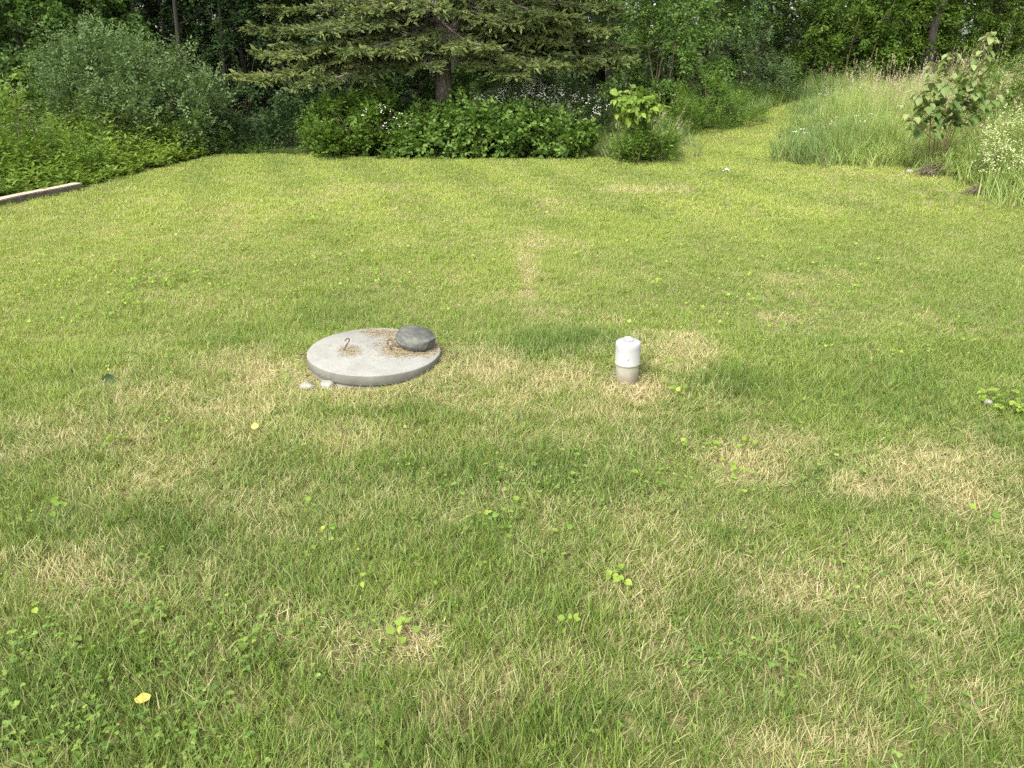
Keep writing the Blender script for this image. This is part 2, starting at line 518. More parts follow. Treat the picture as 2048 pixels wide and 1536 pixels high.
def blade_clump(name, n, radius, ln, wd, seg, rng, mat, lean=(.15, .75), bias=.35, flat=.3, flat_len=.9):
    """A tuft of curved tapered blades."""
    V = []; F3 = []; F4 = []; RN = []; AL = []
    q = 0
    for i in range(n):
        a = rng.random() * 2 * math.pi; r = radius * math.sqrt(rng.random())
        x0, y0 = r * math.cos(a), r * math.sin(a)
        isflat = rng.random() < flat
        az = rng.normal(0, 1.1) if rng.random() < bias else rng.random() * 2 * math.pi
        if isflat:
            az = rng.random() * 2 * math.pi
            le = rng.uniform(1.15, 1.5); L = ln * flat_len * rng.uniform(.5, 1.2); rn = rng.random() * .42
            zb = rng.uniform(.002, ln * .22)
        else:
            le = rng.uniform(*lean); L = ln * rng.uniform(.55, 1.25); rn = .14 + rng.random() * .86
            zb = -.004
        curve = rng.uniform(.1, .9)
        w = wd * rng.uniform(.6, 1.3)
        twist = rng.normal(0, .6)
        sx, sy = -math.sin(az + twist), math.cos(az + twist)
        px, py, pz = x0, y0, zb
        ang = le * .5
        for s in range(seg + 1):
            t = s / seg
            ww = w * (1 - t ** 1.6) if not isflat else w * .8 * (1 - .7 * t)
            if s < seg or isflat:
                V += [(px - sx * ww / 2, py - sy * ww / 2, pz), (px + sx * ww / 2, py + sy * ww / 2, pz)]
                RN += [rn, rn]; AL += [t, t]
            else:
                V.append((px, py, pz)); RN.append(rn); AL.append(t)
            ang2 = ang + curve * t * (1.0 if not isflat else .15)
            px += math.cos(az) * math.sin(ang2) * L / seg; py += math.sin(az) * math.sin(ang2) * L / seg
            pz += math.cos(ang2) * L / seg
        for s in range(seg):
            if s < seg - 1 or isflat: F4.append((q + 2 * s, q + 2 * s + 1, q + 2 * s + 3, q + 2 * s + 2))
            else: F3.append((q + 2 * s, q + 2 * s + 1, q + 2 * s + 2))
        q = len(V)
    return np_mesh(name, np.array(V), [np.array(F4), np.array(F3)], mat, {'rnd': RN, 'along': AL})


def jitter_grid(x0, x1, y0, y1, sp, rng):
    gx_, gy_ = np.meshgrid(np.arange(x0, x1, sp), np.arange(y0, y1, sp))
    x = gx_.ravel() + rng.uniform(-.6, .6, gx_.size) * sp; y = gy_.ravel() + rng.uniform(-.6, .6, gx_.size) * sp
    return x, y


LID = P(749, 700, 4.13)
LID_R = .378


def frustum_ok(x, y, margin=.7):
    return np.abs(x) < (y * CP + CAMH * SP) * .6654 + margin


rng = np.random.default_rng(21)
lods = [(1.15, 4.6, .036, [blade_clump('lawn_tuft', 27, .036, .064, .0042, 4, rng, M['lawn'], lean=(.25, 1.05), flat=.42) for _ in range(10)]),
        (4.6, 8.2, .062, [blade_clump('lawn_tuft', 42, .06, .052, .0046, 3, rng, M['lawn'], lean=(.2, .95), flat=.36) for _ in range(8)]),
        (8.2, 25., .11, [blade_clump('lawn_tuft', 66, .105, .052, .0075, 2, rng, M['lawn'], flat=.3) for _ in range(8)])]
allp = []; protos = []
for (y0, y1, sp, pr) in lods:
    x, y = jitter_grid(-15 if y1 > 9 else -8.5, 15 if y1 > 9 else 8.5, y0, y1, sp, rng)
    k = inside(LAWN, x + rng.normal(0, .03, len(x)), y) & frustum_ok(x, y)
    x, y = x[k], y[k]
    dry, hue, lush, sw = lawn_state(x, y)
    z = ground_z(x, y)
    d = np.hypot(x - LID.x, y - LID.y)
    k = d > LID_R + .02
    pg = G(1256, 768); dp = np.hypot(x - pg.x, y - pg.y - .05)
    k &= dp > .075
    # bare thatch where it is driest
    k &= rng.random(len(x)) > .45 * smooth(.55, .95, dry)
    x, y, z, dry, hue, lush, sw, dp, d = [q[k] for q in (x, y, z, dry, hue, lush, sw, dp, d)]
    n = len(x)
    hgt = (.70 + .62 * lush ** 1.3) * (.7 + .6 * fbm(x + 11, y, .22, 2)) * rng.uniform(.7, 1.3, n) * (1 - .3 * dry) * (1 + .25 * smooth(3.2, 1.8, y))
    hgt *= .55 + .45 * smooth(.05, .22, d - LID_R) * smooth(.06, .2, dp)
    wid = rng.uniform(.85, 1.2, n)
    lean_dir = np.where(sw > 0, 1.9, 2.7) + .9 * (fbm(x, y, .6, 2) - .5) * 4
    rot = np.stack([rng.normal(0, .10, n), rng.normal(0, .10, n), lean_dir + rng.normal(0, .9, n)], 1)
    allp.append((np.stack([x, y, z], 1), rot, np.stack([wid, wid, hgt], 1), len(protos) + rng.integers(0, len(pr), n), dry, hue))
    protos += pr
# longer tufts the mower missed
pr = [blade_clump('lawn_tuft', 14, .035, .088, .0058, 5, rng, M['lawn'], lean=(.3, 1.0), bias=.75, flat=.1) for _ in range(8)]
x, y = jitter_grid(-8.5, 8.5, 1.15, 6.5, .07, rng)
dry, hue, lush, sw = lawn_state(x, y)
k = inside(LAWN, x, y) & frustum_ok(x, y) & (np.hypot(x - LID.x, y - LID.y) > LID_R + .06) & (np.hypot(x - pg.x, y - pg.y - .05) > .12)
k &= rng.random(len(x)) < (.04 + .38 * lush + .5 * np.clip(fbm(x + 3, y + 8, .3, 2) - .55, 0, 1)) * smooth(.75, .35, dry)
x, y, dry, hue, lush = [q[k] for q in (x, y, dry, hue, lush)]; n = len(x)
s = rng.uniform(.7, 1.05, n)
allp.append((np.stack([x, y, ground_z(x, y)], 1), np.stack([rng.normal(0, .12, n), rng.normal(0, .12, n), 2.5 + 3.6 * (fbm(x, y, .5, 2) - .5) + rng.normal(0, .5, n)], 1),
             np.stack([s, s, s * rng.uniform(.7, 1.05, n)], 1), len(protos) + rng.integers(0, 8, n), dry * .6, hue))
protos += pr
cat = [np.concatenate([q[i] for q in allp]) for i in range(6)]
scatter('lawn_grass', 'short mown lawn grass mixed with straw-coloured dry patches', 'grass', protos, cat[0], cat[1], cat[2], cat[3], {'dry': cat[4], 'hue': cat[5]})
print('lawn tufts', len(cat[0]))


# clover and creeping weeds among the grass
def clover_proto(name, n, rad, hmax, lsz, rng, mat):
    C = []; D = []; Nn = []; L = []; W = []; T = []
    for i in range(n):
        a = rng.random() * 6.28; r = rad * math.sqrt(rng.random())
        c = np.array([r * math.cos(a), r * math.sin(a), rng.uniform(.4, 1) * hmax])
        ax = nrm(rng.normal(0, .3, 3) + np.array([0, 0, 1.])); t = rng.random(); a0 = rng.random() * 6.28
        s = lsz * rng.uniform(.6, 1.2)
        for j in range(3):
            aa = a0 + j * 2.094
            d = np.array([math.cos(aa), math.sin(aa), rng.uniform(-.1, .25)])
            C.append(c); D.append(d); Nn.append(ax); L.append(s); W.append(s * .95); T.append(min(1, max(0, t + rng.normal(0, .1))))
    return leaf_mesh(name, np.array(C), np.array(D), np.array(Nn), np.array(L), np.array(W), np.array(T), mat, 'hex', .06)


def seedling_proto(name, n, rad, hmax, lsz, rng, mat):
    """Two to five broad rounded leaves on short stalks."""
    C = []; D = []; Nn = []; L = []; W = []; T = []
    for i in range(n):
        a = rng.random() * 6.28; r = rad * rng.random()
        c = np.array([r * math.cos(a), r * math.sin(a), rng.uniform(.5, 1) * hmax])
        C.append(c); D.append(np.array([math.cos(a + rng.normal(0, .4)), math.sin(a + rng.normal(0, .4)), rng.uniform(-.2, .5)]))
        Nn.append(np.array([rng.normal(0, .65), rng.normal(0, .65), 1])); s = lsz * rng.uniform(.6, 1.25)
        L.append(s); W.append(s * rng.uniform(.75, 1)); T.append(rng.random())
    return leaf_mesh(name, np.array(C), np.array(D), np.array(Nn), np.array(L), np.array(W), np.array(T), mat, 'hex', .16)


rng = np.random.default_rng(31)
cp = [clover_proto('clover_tuft', 8, .06, .042, .0105, rng, M['clover']) for _ in range(6)]
sp_ = [seedling_proto('weed_tuft', int(rng.integers(3, 8)), .032, .056, .022, rng, M['seedling']) for _ in range(8)]
CLOVER_PX = [(120, 1440, 340, 170, .9), (420, 1330, 220, 90, .5), (1700, 1240, 120, 60, .4), (1480, 1330, 140, 50, .4), (1960, 1500, 90, 60, .5),
             (1650, 1170, 140, 40, .3), (180, 1230, 200, 60, .3), (1020, 1500, 240, 60, .25), (1620, 960, 80, 30, .4), (1130, 960, 220, 70, .22)]
BROAD_PX = [(150, 570, 330, 60, .9), (760, 500, 260, 55, .7), (1500, 640, 220, 110, .5), (1250, 960, 260, 90, .35), (900, 1010, 260, 60, .3),
            (1000, 1230, 420, 260, .28), (1750, 720, 260, 80, .45), (420, 480, 420, 60, .45), (1450, 500, 260, 60, .35), (800, 560, 260, 40, .4),
            (1240, 1330, 260, 150, .22), (1560, 840, 120, 40, .35)]
x, y = jitter_grid(-8, 8, 1.2, 4.6, .055, rng)
u, v = project(x, y, ground_z(x, y))
k = inside(LAWN, x, y) & frustum_ok(x, y) & (rng.random(len(x)) < .03 + blobs(CLOVER_PX, u, v, x, y, .6) * 1.1) & (np.hypot(x - LID.x, y - LID.y) > .5)
x, y = x[k], y[k]; n = len(x)
s = rng.uniform(.7, 1.35, n)
scatter('clover', 'clover leaves growing through the lawn', 'clover', cp, np.stack([x, y, ground_z(x, y)], 1),
        np.stack([rng.normal(0, .12, n), rng.normal(0, .12, n), rng.random(n) * 6.28], 1), np.stack([s, s, s], 1), rng.integers(0, len(cp), n), {'dry': np.zeros(n)})
x, y = jitter_grid(-12, 12, 1.2, 12.5, .10, rng)
u, v = project(x, y, ground_z(x, y))
dens = .02 + blobs(BROAD_PX, u, v, x, y, .6) * np.where(y > 4.8, 1.0, .55)
k = inside(LAWN, x, y) & frustum_ok(x, y) & (rng.random(len(x)) < dens) & (np.hypot(x - LID.x, y - LID.y) > .5)
x, y = x[k], y[k]; n = len(x)
s = rng.uniform(.6, 1.35, n) * (1 + .12 * smooth(4.2, 3.2, y))
scatter('broadleaf_weeds', 'yellow-green broadleaf weeds dotted through the lawn', 'weeds', sp_, np.stack([x, y, ground_z(x, y)], 1),
        np.stack([rng.normal(0, .15, n), rng.normal(0, .15, n), rng.random(n) * 6.28], 1), np.stack([s, s, s * .9], 1), rng.integers(0, len(sp_), n), {'dry': np.zeros(n)})
# ------------------------------------------------------------------ concrete lid, boulder, pipe, timber
def noise_disp(V, amp, freq, seed):
    r = np.random.default_rng(seed)
    d = np.zeros(len(V))
    for i in range(7):
        k = r.normal(0, freq * (1 + .5 * i), 3); d += np.sin(V @ k + r.random() * 6.28) / (1 + .6 * i)
    return V * (1 + amp * d / 2.5)[:, None]


def lathe(profile, seg, name, mat, wob=0., seed=0, cap_top=True, cap_bot=True):
    """profile: list of (r, z)."""
    r_ = np.random.default_rng(seed)
    V = []
    for (r, z) in profile:
        for k in range(seg):
            t = 2 * math.pi * k / seg
            w = 1 + wob * (math.sin(3 * t + seed) * .5 + math.sin(7 * t + 2 * seed) * .3 + .35 * r_.normal())
            V.append((r * w * math.cos(t), r * w * math.sin(t), z))
    F = []
    for i in range(len(profile) - 1):
        for k in range(seg):
            k2 = (k + 1) % seg
            F.append((i * seg + k, i * seg + k2, (i + 1) * seg + k2, (i + 1) * seg + k))
    caps = []
    if cap_top: caps.append([(len(profile) - 1) * seg + k for k in range(seg)])
    if cap_bot: caps.append([k for k in reversed(range(seg))])
    fl = [np.array(F)]
    if caps: fl.append(np.array(caps))
    return np_mesh(name, np.array(V), fl, mat)


# concrete: pale top with trowel mottling, stains, fine pores
cm, nt, out = new_mat('weathered_concrete')
p = N_(nt, 'ShaderNodeBsdfPrincipled'); p.inputs['Roughness'].default_value = .88; p.inputs['Specular IOR Level'].default_value = .2
tc = N_(nt, 'ShaderNodeTexCoord')
n1 = N_(nt, 'ShaderNodeTexNoise'); n1.inputs['Scale'].default_value = 5; n1.inputs['Detail'].default_value = 10; n1.inputs['Roughness'].default_value = .65
n2 = N_(nt, 'ShaderNodeTexNoise'); n2.inputs['Scale'].default_value = 70; n2.inputs['Detail'].default_value = 6
n3 = N_(nt, 'ShaderNodeTexVoronoi'); n3.inputs['Scale'].default_value = 95
for n in (n1, n2, n3): nt.links.new(tc.outputs['Object'], n.inputs['Vector'])
ra = ramp(nt, [(.3, (.19, .187, .165)), (.5, (.235, .232, .208)), (.7, (.275, .272, .248))]); nt.links.new(n1.outputs['Fac'], ra.inputs[0])
rb = ramp(nt, [(.3, (.88, .875, .86)), (.6, (1, 1, 1))]); nt.links.new(n2.outputs['Fac'], rb.inputs[0])
mm = N_(nt, 'ShaderNodeMix', data_type='RGBA', blend_type='MULTIPLY'); mm.inputs[0].default_value = 1
nt.links.new(ra.outputs[0], mm.inputs[6]); nt.links.new(rb.outputs[0], mm.inputs[7])
pr = ramp(nt, [(.05, (.35, .33, .3)), (.14, (1, 1, 1))]); nt.links.new(n3.outputs['Distance'], pr.inputs[0])
m2 = N_(nt, 'ShaderNodeMix', data_type='RGBA', blend_type='MULTIPLY'); m2.inputs[0].default_value = .18
nt.links.new(mm.outputs[2], m2.inputs[6]); nt.links.new(pr.outputs[0], m2.inputs[7])
# shade of the side is painted in: darker grey where faces turn from upward
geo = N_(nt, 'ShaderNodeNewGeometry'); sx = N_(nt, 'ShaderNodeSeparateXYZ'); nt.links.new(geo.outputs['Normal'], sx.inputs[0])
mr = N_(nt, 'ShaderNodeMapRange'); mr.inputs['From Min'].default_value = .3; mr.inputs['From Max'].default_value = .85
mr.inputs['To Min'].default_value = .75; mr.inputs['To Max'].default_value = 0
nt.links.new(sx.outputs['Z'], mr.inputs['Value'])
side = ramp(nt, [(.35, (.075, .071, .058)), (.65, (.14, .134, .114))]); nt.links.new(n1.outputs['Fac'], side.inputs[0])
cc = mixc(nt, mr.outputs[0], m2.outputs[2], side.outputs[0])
nt.links.new(cc, p.inputs['Base Color'])
bp = N_(nt, 'ShaderNodeBump'); bp.inputs['Strength'].default_value = .35; bp.inputs['Distance'].default_value = .004
nt.links.new(n2.outputs['Fac'], bp.inputs['Height']); nt.links.new(bp.outputs[0], p.inputs['Normal'])
nt.links.new(p.outputs[0], out.inputs['Surface'])
M['concrete'] = cm
M['rust'] = simple_mat('rusty_rebar', (.05, .032, .022), (.15, .09, .055), 60, .8, .4)

lid = thing('concrete_lid', (LID.x, LID.y, LID.z), 'round grey concrete lid with rusty lifting hooks, a boulder on its top', 'tank lid')
lid.rotation_euler = (math.radians(-.2), math.radians(1.4), 0)
print('LID', LID, float(ground_z(LID.x, LID.y)), float(ground_z(LID.x, LID.y - .4)), float(ground_z(LID.x + .4, LID.y)), float(ground_z(LID.x - .4, LID.y)))
R_ = LID_R
slab = obj('slab', lathe([(R_ * .985, -.062), (R_, -.055), (R_ + .001, -.006), (R_ - .001, -.002), (R_ - .005, 0)], 128, 'slab', M['concrete'], .0025, 4), lid)
riser = obj('riser_ring', lathe([(R_ - .03, -.20), (R_ - .028, -.066)], 96, 'riser_ring', M['concrete'], .006, 5), lid)
riser.location = (.0, -.012, 0)
M['seam'] = simple_mat('dark_seam', (.05, .045, .035), (.11, .10, .08), 30, .95)
t = Tubes(); a_ = math.radians(241); t.add([(R_ * 1.0005 * math.cos(a_), R_ * 1.0005 * math.sin(a_), -.003), (R_ * 1.0005 * math.cos(a_ + .004), R_ * 1.0005 * math.sin(a_ + .004), -.058)], [.0012, .0016], 5)
obj('seam', t.mesh('seam', M['seam']), slab)
t = Tubes(); q = [math.radians(a) for a in range(216, 242, 3)]
t.add([(R_ * 1.0006 * math.cos(a), R_ * 1.0006 * math.sin(a), -.044 - .003 * math.sin(i * 1.7)) for i, a in enumerate(q)], [.0007 + .0008 * (i % 3) for i in range(len(q))], 5)
obj('crack', t.mesh('crack', M['seam']), slab)


def hook(pts, r=.0042):
    t = Tubes()
    cv = []
    P_ = [Vector(q) for q in pts]
    for i in range(len(P_) - 1):
        p0 = P_[max(i - 1, 0)]; p1 = P_[i]; p2 = P_[i + 1]; p3 = P_[min(i + 2, len(P_) - 1)]
        for s in range(6):
            q = s / 6
            cv.append(.5 * ((2 * p1) + (p2 - p0) * q + (2 * p0 - 5 * p1 + 4 * p2 - p3) * q * q + (3 * p1 - p0 - 3 * p2 + p3) * q ** 3))
    cv.append(P_[-1])
    t.add(cv, [r] * len(cv), 8)
    return t.mesh('lifting_hook', M['rust'])


# the local axes of the lid: x right, y away
obj('lifting_hook', hook([(-.176, -.030, -.02), (-.172, -.024, .004), (-.158, -.008, .030), (-.146, .008, .046), (-.146, .016, .058), (-.158, .018, .060), (-.170, .014, .046)]), lid)
obj('lifting_hook', hook([(.108, -.02, -.02), (.092, .0, .010), (.074, .03, .026), (.070, .05, .038), (.082, .06, .042), (.104, .045, .030), (.13, .03, .012)]), lid)
obj('lifting_hook', hook([(R_ - .02, -.03, -.035), (R_ + .03, -.035, -.035), (R_ + .085, -.03, -.028), (R_ + .095, -.015, -.026), (R_ + .08, 0, -.028), (R_ + .03, .0, -.032), (R_ - .02, .005, -.035)]), lid)
obj('lifting_hook', hook([(-R_ + .02, -.03, -.05), (-R_ - .03, -.03, -.045), (-R_ - .05, -.01, -.035), (-R_ - .03, .01, -.04), (-R_ + .02, .015, -.05)]), lid)
LM = lid.matrix_basis.copy()
from mathutils import Matrix, Euler
LM = Matrix.Translation(LID) @ Euler(lid.rotation_euler).to_matrix().to_4x4()


def on_lid(u, v):
    """World point of the lid's top where the photo shows (u, v)."""
    nrmz = (LM.to_3x3() @ Vector((0, 0, 1)))
    d = Vector(ray(u, v)); o = Vector((0, 0, CAMH))
    t = (LID - o).dot(nrmz) / d.dot(nrmz)
    return o + d * t


# boulder
rm, nt, out = new_mat('dark_fieldstone')
p = N_(nt, 'ShaderNodeBsdfPrincipled'); p.inputs['Roughness'].default_value = .82; p.inputs['Specular IOR Level'].default_value = .3
tc = N_(nt, 'ShaderNodeTexCoord')
n1 = N_(nt, 'ShaderNodeTexNoise'); n1.inputs['Scale'].default_value = 9; n1.inputs['Detail'].default_value = 12; n1.inputs['Roughness'].default_value = .7
mp = N_(nt, 'ShaderNodeMapping'); mp.inputs['Rotation'].default_value = (.3, .5, .4); mp.inputs['Scale'].default_value = (1, 1, 3.5)
nt.links.new(tc.outputs['Object'], mp.inputs[0]); nt.links.new(mp.outputs[0], n1.inputs['Vector'])
ra = ramp(nt, [(.3, (.034, .035, .031)), (.5, (.078, .079, .07)), (.7, (.155, .153, .136))]); nt.links.new(n1.outputs['Fac'], ra.inputs[0])
nt.links.new(ra.outputs[0], p.inputs['Base Color'])
bp = N_(nt, 'ShaderNodeBump'); bp.inputs['Strength'].default_value = .7; bp.inputs['Distance'].default_value = .012
nt.links.new(n1.outputs['Fac'], bp.inputs['Height']); nt.links.new(bp.outputs[0], p.inputs['Normal'])
nt.links.new(p.outputs[0], out.inputs['Surface'])
M['rock'] = rm


def stone(name, size, seed, mat, cuts=9, sub=5, rough=.035):
    """A worn stone: an icosphere cut by a few planes and roughened."""
    import bmesh
    bm = bmesh.new(); bmesh.ops.create_icosphere(bm, subdivisions=sub, radius=1)
    V = np.array([v.co[:] for v in bm.verts])
    r = np.random.default_rng(seed)
    for i in range(cuts):
        n = nrm(r.normal(0, 1, 3)); d = r.uniform(.72, .93)
        h = V @ n - d
        V = V - np.where(h > 0, h * .66, 0)[:, None] * n
    V = noise_disp(V, rough, 3.0, seed)
    V = noise_disp(V, rough * .5, 9.0, seed + 1)
    V = V * np.array(size)
    for v, q in zip(bm.verts, V): v.co = q
    me = bpy.data.meshes.new(name); bm.to_mesh(me); bm.free()
    me.polygons.foreach_set('use_smooth', np.ones(len(me.polygons), bool))
    me.materials.append(mat)
    return me


bl = on_lid(833, 698)
b = obj('boulder', stone('boulder', (.122, .096, .074), 18, M['rock'], 10, 5, .034))
b.location = bl + Vector((.0, .02, .054)); b.rotation_euler = (.05, .12, -.25)
tag(b, 'dark grey rounded boulder resting on the concrete lid', 'rock')
M['palestone'] = simple_mat('pale_stone', (.15, .145, .12), (.27, .26, .22), 18, .85, .5)
for (u, v, sz, sd, lab) in ((614, 775, (.045, .032, .026), 31, 'flat pale stone half sunk in the grass, left of its twin at the lid edge'),
                            (656, 773, (.046, .036, .034), 47, 'rounder pale stone tucked against the lower edge of the concrete lid')):
    g = G(u, v)
    s = obj('pale_stone', stone('pale_stone', sz, sd, M['palestone'], 6, 4, .02)); s.location = g + Vector((0, 0, .006))
    tag(s, lab, 'stone', 'pale stones by the lid')

# dry clippings on the lid
rng = np.random.default_rng(77)


def clippings(name, pts, rng, ln=(.012, .05), wd=.0016, lift=.006, normal=None, mat=None):
    n = len(pts)
    a = rng.random(n) * 6.28
    D = np.stack([np.cos(a), np.sin(a), rng.normal(0, .10, n)], 1)
    if normal is not None: D = D - (D @ normal)[:, None] * normal * .8
    C = pts + np.stack([np.zeros(n), np.zeros(n), rng.random(n) ** 1.5 * lift + .0012], 1)
    return leaf_mesh(name, C, D, np.tile(np.array([0, 0, 1.]), (n, 1)) + rng.normal(0, .3, (n, 3)), rng.uniform(*ln, n), np.full(n, wd) * rng.uniform(.7, 1.8, n), rng.random(n), mat or M['straw'], 'rhomb', .2)


pts = []
for (cu, cv, ru, rv, n) in ((698, 702, 22, 12, 330), (790, 690, 36, 24, 700), (770, 666, 40, 8, 420), (845, 702, 42, 12, 900), (800, 706, 34, 10, 420),
                            (868, 688, 12, 16, 260), (742, 664, 24, 5, 120), (820, 680, 60, 26, 500), (735, 695, 70, 32, 90)):
    m = 0
    while m < n:
        q = rng.normal(0, .52, 2)
        if np.hypot(*q) > 1.25: continue
        w = on_lid(cu + q[0] * ru, cv + q[1] * rv)
        m += 1
        if (w - LID).length < R_ - .012: pts.append(w[:])
nl = np.array((LM.to_3x3() @ Vector((0, 0, 1)))[:])
cl = obj('grass_clippings', clippings('grass_clippings', np.array(pts), rng, normal=nl, mat=leaf_mat('tan_clippings', [(.19, .14, .075), (.30, .235, .13), (.42, .35, .21)], .1, .85, .1))); tag(cl, 'dried straw-coloured grass clippings lying on the concrete lid round the boulder', 'grass clippings', kind='stuff')

# standing and fallen straw on the driest ground
x = []; y = []
for (cu, cv, ru, rv, s) in DRY_PX:
    if s < .5: continue
    for i in range(int(230 * s)):
        q = rng.normal(0, .85, 2)
        u_, v_ = cu + q[0] * ru, cv + q[1] * rv
        dx, dy, dz = ray(u_, v_); t = CAMH / -dz
        x.append(dx * t); y.append(dy * t)
x = np.array(x); y = np.array(y)
k = inside(LAWN, x, y) & (np.hypot(x - LID.x, y - LID.y) > R_ + .02) & (y > 1.3)
x, y = x[k], y[k]
th = obj('dead_grass', clippings('dead_grass', np.stack([x, y, ground_z(x, y) + .012], 1), rng, (.02, .06), .0022, .018))
tag(th, 'loose dead straw-coloured grass lying over the bare patches of lawn', 'dead grass', kind='stuff')

# pipe with cap
wm, nt, out = new_mat('weathered_white_plastic')
p = N_(nt, 'ShaderNodeBsdfPrincipled'); p.inputs['Roughness'].default_value = .42; p.inputs['Specular IOR Level'].default_value = .4
tc = N_(nt, 'ShaderNodeTexCoord')
n1 = N_(nt, 'ShaderNodeTexNoise'); n1.inputs['Scale'].default_value = 22; n1.inputs['Detail'].default_value = 9; n1.inputs['Roughness'].default_value = .7
nt.links.new(tc.outputs['Object'], n1.inputs['Vector'])
sp = N_(nt, 'ShaderNodeSeparateXYZ'); nt.links.new(tc.outputs['Object'], sp.inputs[0])
mr = N_(nt, 'ShaderNodeMapRange'); mr.inputs['From Min'].default_value = .16; mr.inputs['From Max'].default_value = .0
nt.links.new(sp.outputs['Z'], mr.inputs['Value'])
ad = N_(nt, 'ShaderNodeMath', operation='MULTIPLY_ADD'); nt.links.new(n1.outputs['Fac'], ad.inputs[0]); ad.inputs[1].default_value = 1.5
nt.links.new(mr.outputs[0], ad.inputs[2])
sb = N_(nt, 'ShaderNodeMath', operation='SUBTRACT'); nt.links.new(ad.outputs[0], sb.inputs[0]); sb.inputs[1].default_value = .72
ra = ramp(nt, [(.0, (.30, .30, .295)), (.22, (.28, .277, .262)), (.55, (.265, .255, .205)), (1, (.21, .18, .125))]); nt.links.new(sb.outputs[0], ra.inputs[0])
n2 = N_(nt, 'ShaderNodeTexVoronoi'); n2.inputs['Scale'].default_value = 42
nt.links.new(tc.outputs['Object'], n2.inputs['Vector'])
sr = ramp(nt, [(.03, (.3, .28, .24)), (.085, (1, 1, 1))]); nt.links.new(n2.outputs['Distance'], sr.inputs[0])
mm = N_(nt, 'ShaderNodeMix', data_type='RGBA', blend_type='MULTIPLY'); mm.inputs[0].default_value = .3
nt.links.new(ra.outputs[0], mm.inputs[6]); nt.links.new(sr.outputs[0], mm.inputs[7])
nt.links.new(mm.outputs[2], p.inputs['Base Color'])
nt.links.new(p.outputs[0], out.inputs['Surface'])
M['pvc'] = wm
pg = G(1256, 768)
vent = thing('vent_pipe', (pg.x, pg.y + .055, pg.z), 'short white plastic pipe with a square-topped cap standing in the lawn', 'pipe')
vent.rotation_euler = (0, math.radians(-1.2), math.radians(12))
pr_ = .0615; cr = .0675
obj('pipe', lathe([(pr_, -.15), (pr_, .10), (pr_ * .98, .12)], 64, 'pipe', M['pvc'], .001, 2), vent).data.polygons.foreach_set('use_smooth', np.ones(64 * 2 + 2, bool))
cap = obj('cap', lathe([(cr - .004, .098), (cr + .001, .100), (cr + .0012, .106), (cr - .0006, .109), (cr - .001, .196), (cr - .001, .218), (cr - .004, .2235), (cr - .012, .226), (.04, .229)], 64, 'cap', M['pvc'], .0006, 3), vent)
import bmesh
bm = bmesh.new(); bmesh.ops.create_cube(bm, size=1)
for v in bm.verts:
    k = .82 if v.co.z > 0 else 1.0
    v.co = Vector((v.co.x * .046 * k, v.co.y * .046 * k, .238 + v.co.z * .021))
bmesh.ops.bevel(bm, geom=bm.edges[:], offset=.004, segments=3, affect='EDGES')
me = bpy.data.meshes.new('plug'); bm.to_mesh(me); bm.free(); me.materials.append(M['pvc']); obj('plug', me, vent)
# raised marks of the mould on the cap's side
M['grime'] = simple_mat('grime', (.12, .11, .09), (.3, .28, .24), 40)
for a_, z_ in ((-.62, .135), (-.60, .17), (-.66, .185), (-1.9, .14)):
    t = Tubes(); c = Vector((math.cos(a_), math.sin(a_), 0)) * (cr + .0005)
    t.add([c + Vector((0, 0, z_)), c + Vector((.003, .003, z_ + .012))], [.0022, .0018], 6)
    obj('moulding_mark', t.mesh('moulding_mark', M['grime']), cap)

# timber edging
tm = simple_mat('weathered_timber', (.30, .25, .18), (.46, .40, .30), 6, .9, .5, stretch=(1.2, 14, 14))
A = G(158, 380); B = G(-190, 456)
ax = (A - B); ln = ax.length; ax.normalize()
bm = bmesh.new(); bmesh.ops.create_cube(bm, size=1)
for v in bm.verts: v.co = Vector((v.co.x * ln, v.co.y * .15, v.co.z * .17))
bmesh.ops.bevel(bm, geom=bm.edges[:], offset=.008, segments=2, affect='EDGES')
bmesh.ops.subdivide_edges(bm, edges=[e for e in bm.edges if abs(e.verts[0].co.x - e.verts[1].co.x) > .5 * ln], cuts=24)
for v in bm.verts: v.co += Vector((0, .004 * math.sin(v.co.x * 7), .006 * math.sin(v.co.x * 3.1 + 1)))
tm2 = simple_mat('dark_face_timber', (.06, .05, .038), (.13, .11, .08), 8, .95, .5, stretch=(1.2, 9, 9))  # darker timber for every face but the top
bm.normal_update()
for f in bm.faces: f.material_index = 0 if f.normal.z > .75 else 1
me = bpy.data.meshes.new('timber_edging'); bm.to_mesh(me); bm.free(); me.materials.append(tm); me.materials.append(tm2)
o = obj('timber_edging', me); o.location = (A + B) / 2 + Vector((-.01, .04, .0)); o.rotation_euler = (0, 0, math.atan2(ax.y, ax.x))
tag(o, 'weathered pale landscape timber edging the lawn at the far left', 'timber edging')


# small finds on the lawn
def lone_leaf(name, u, v, L, W, tilt, az, mat, label, cat, tint=.5, dz=.045):
    g = G(u, v)
    n = 5; V = []
    for i in range(9):
        s = i / 8; w = W * .5 * math.sin(math.pi * min(1, s * .93 + .07)) ** .75
        for j in range(-2, 3):
            q = j / 2
            V.append((s * L - L / 2, q * w, .12 * W * q * q + .10 * L * (s - .5) ** 2 * 4 * .3 + .004 * math.sin(9 * s + 3 * q)))
    F = [(i * n + j, (i + 1) * n + j, (i + 1) * n + j + 1, i * n + j + 1) for i in range(8) for j in range(4)]
    me = np_mesh(name, np.array(V), [np.array(F)], mat, {'tint': np.full(len(V), tint)}, True)
    o = obj(name, me); o.location = g + Vector((0, 0, dz)); o.rotation_euler = (tilt, -.2, az)
    return tag(o, label, cat)


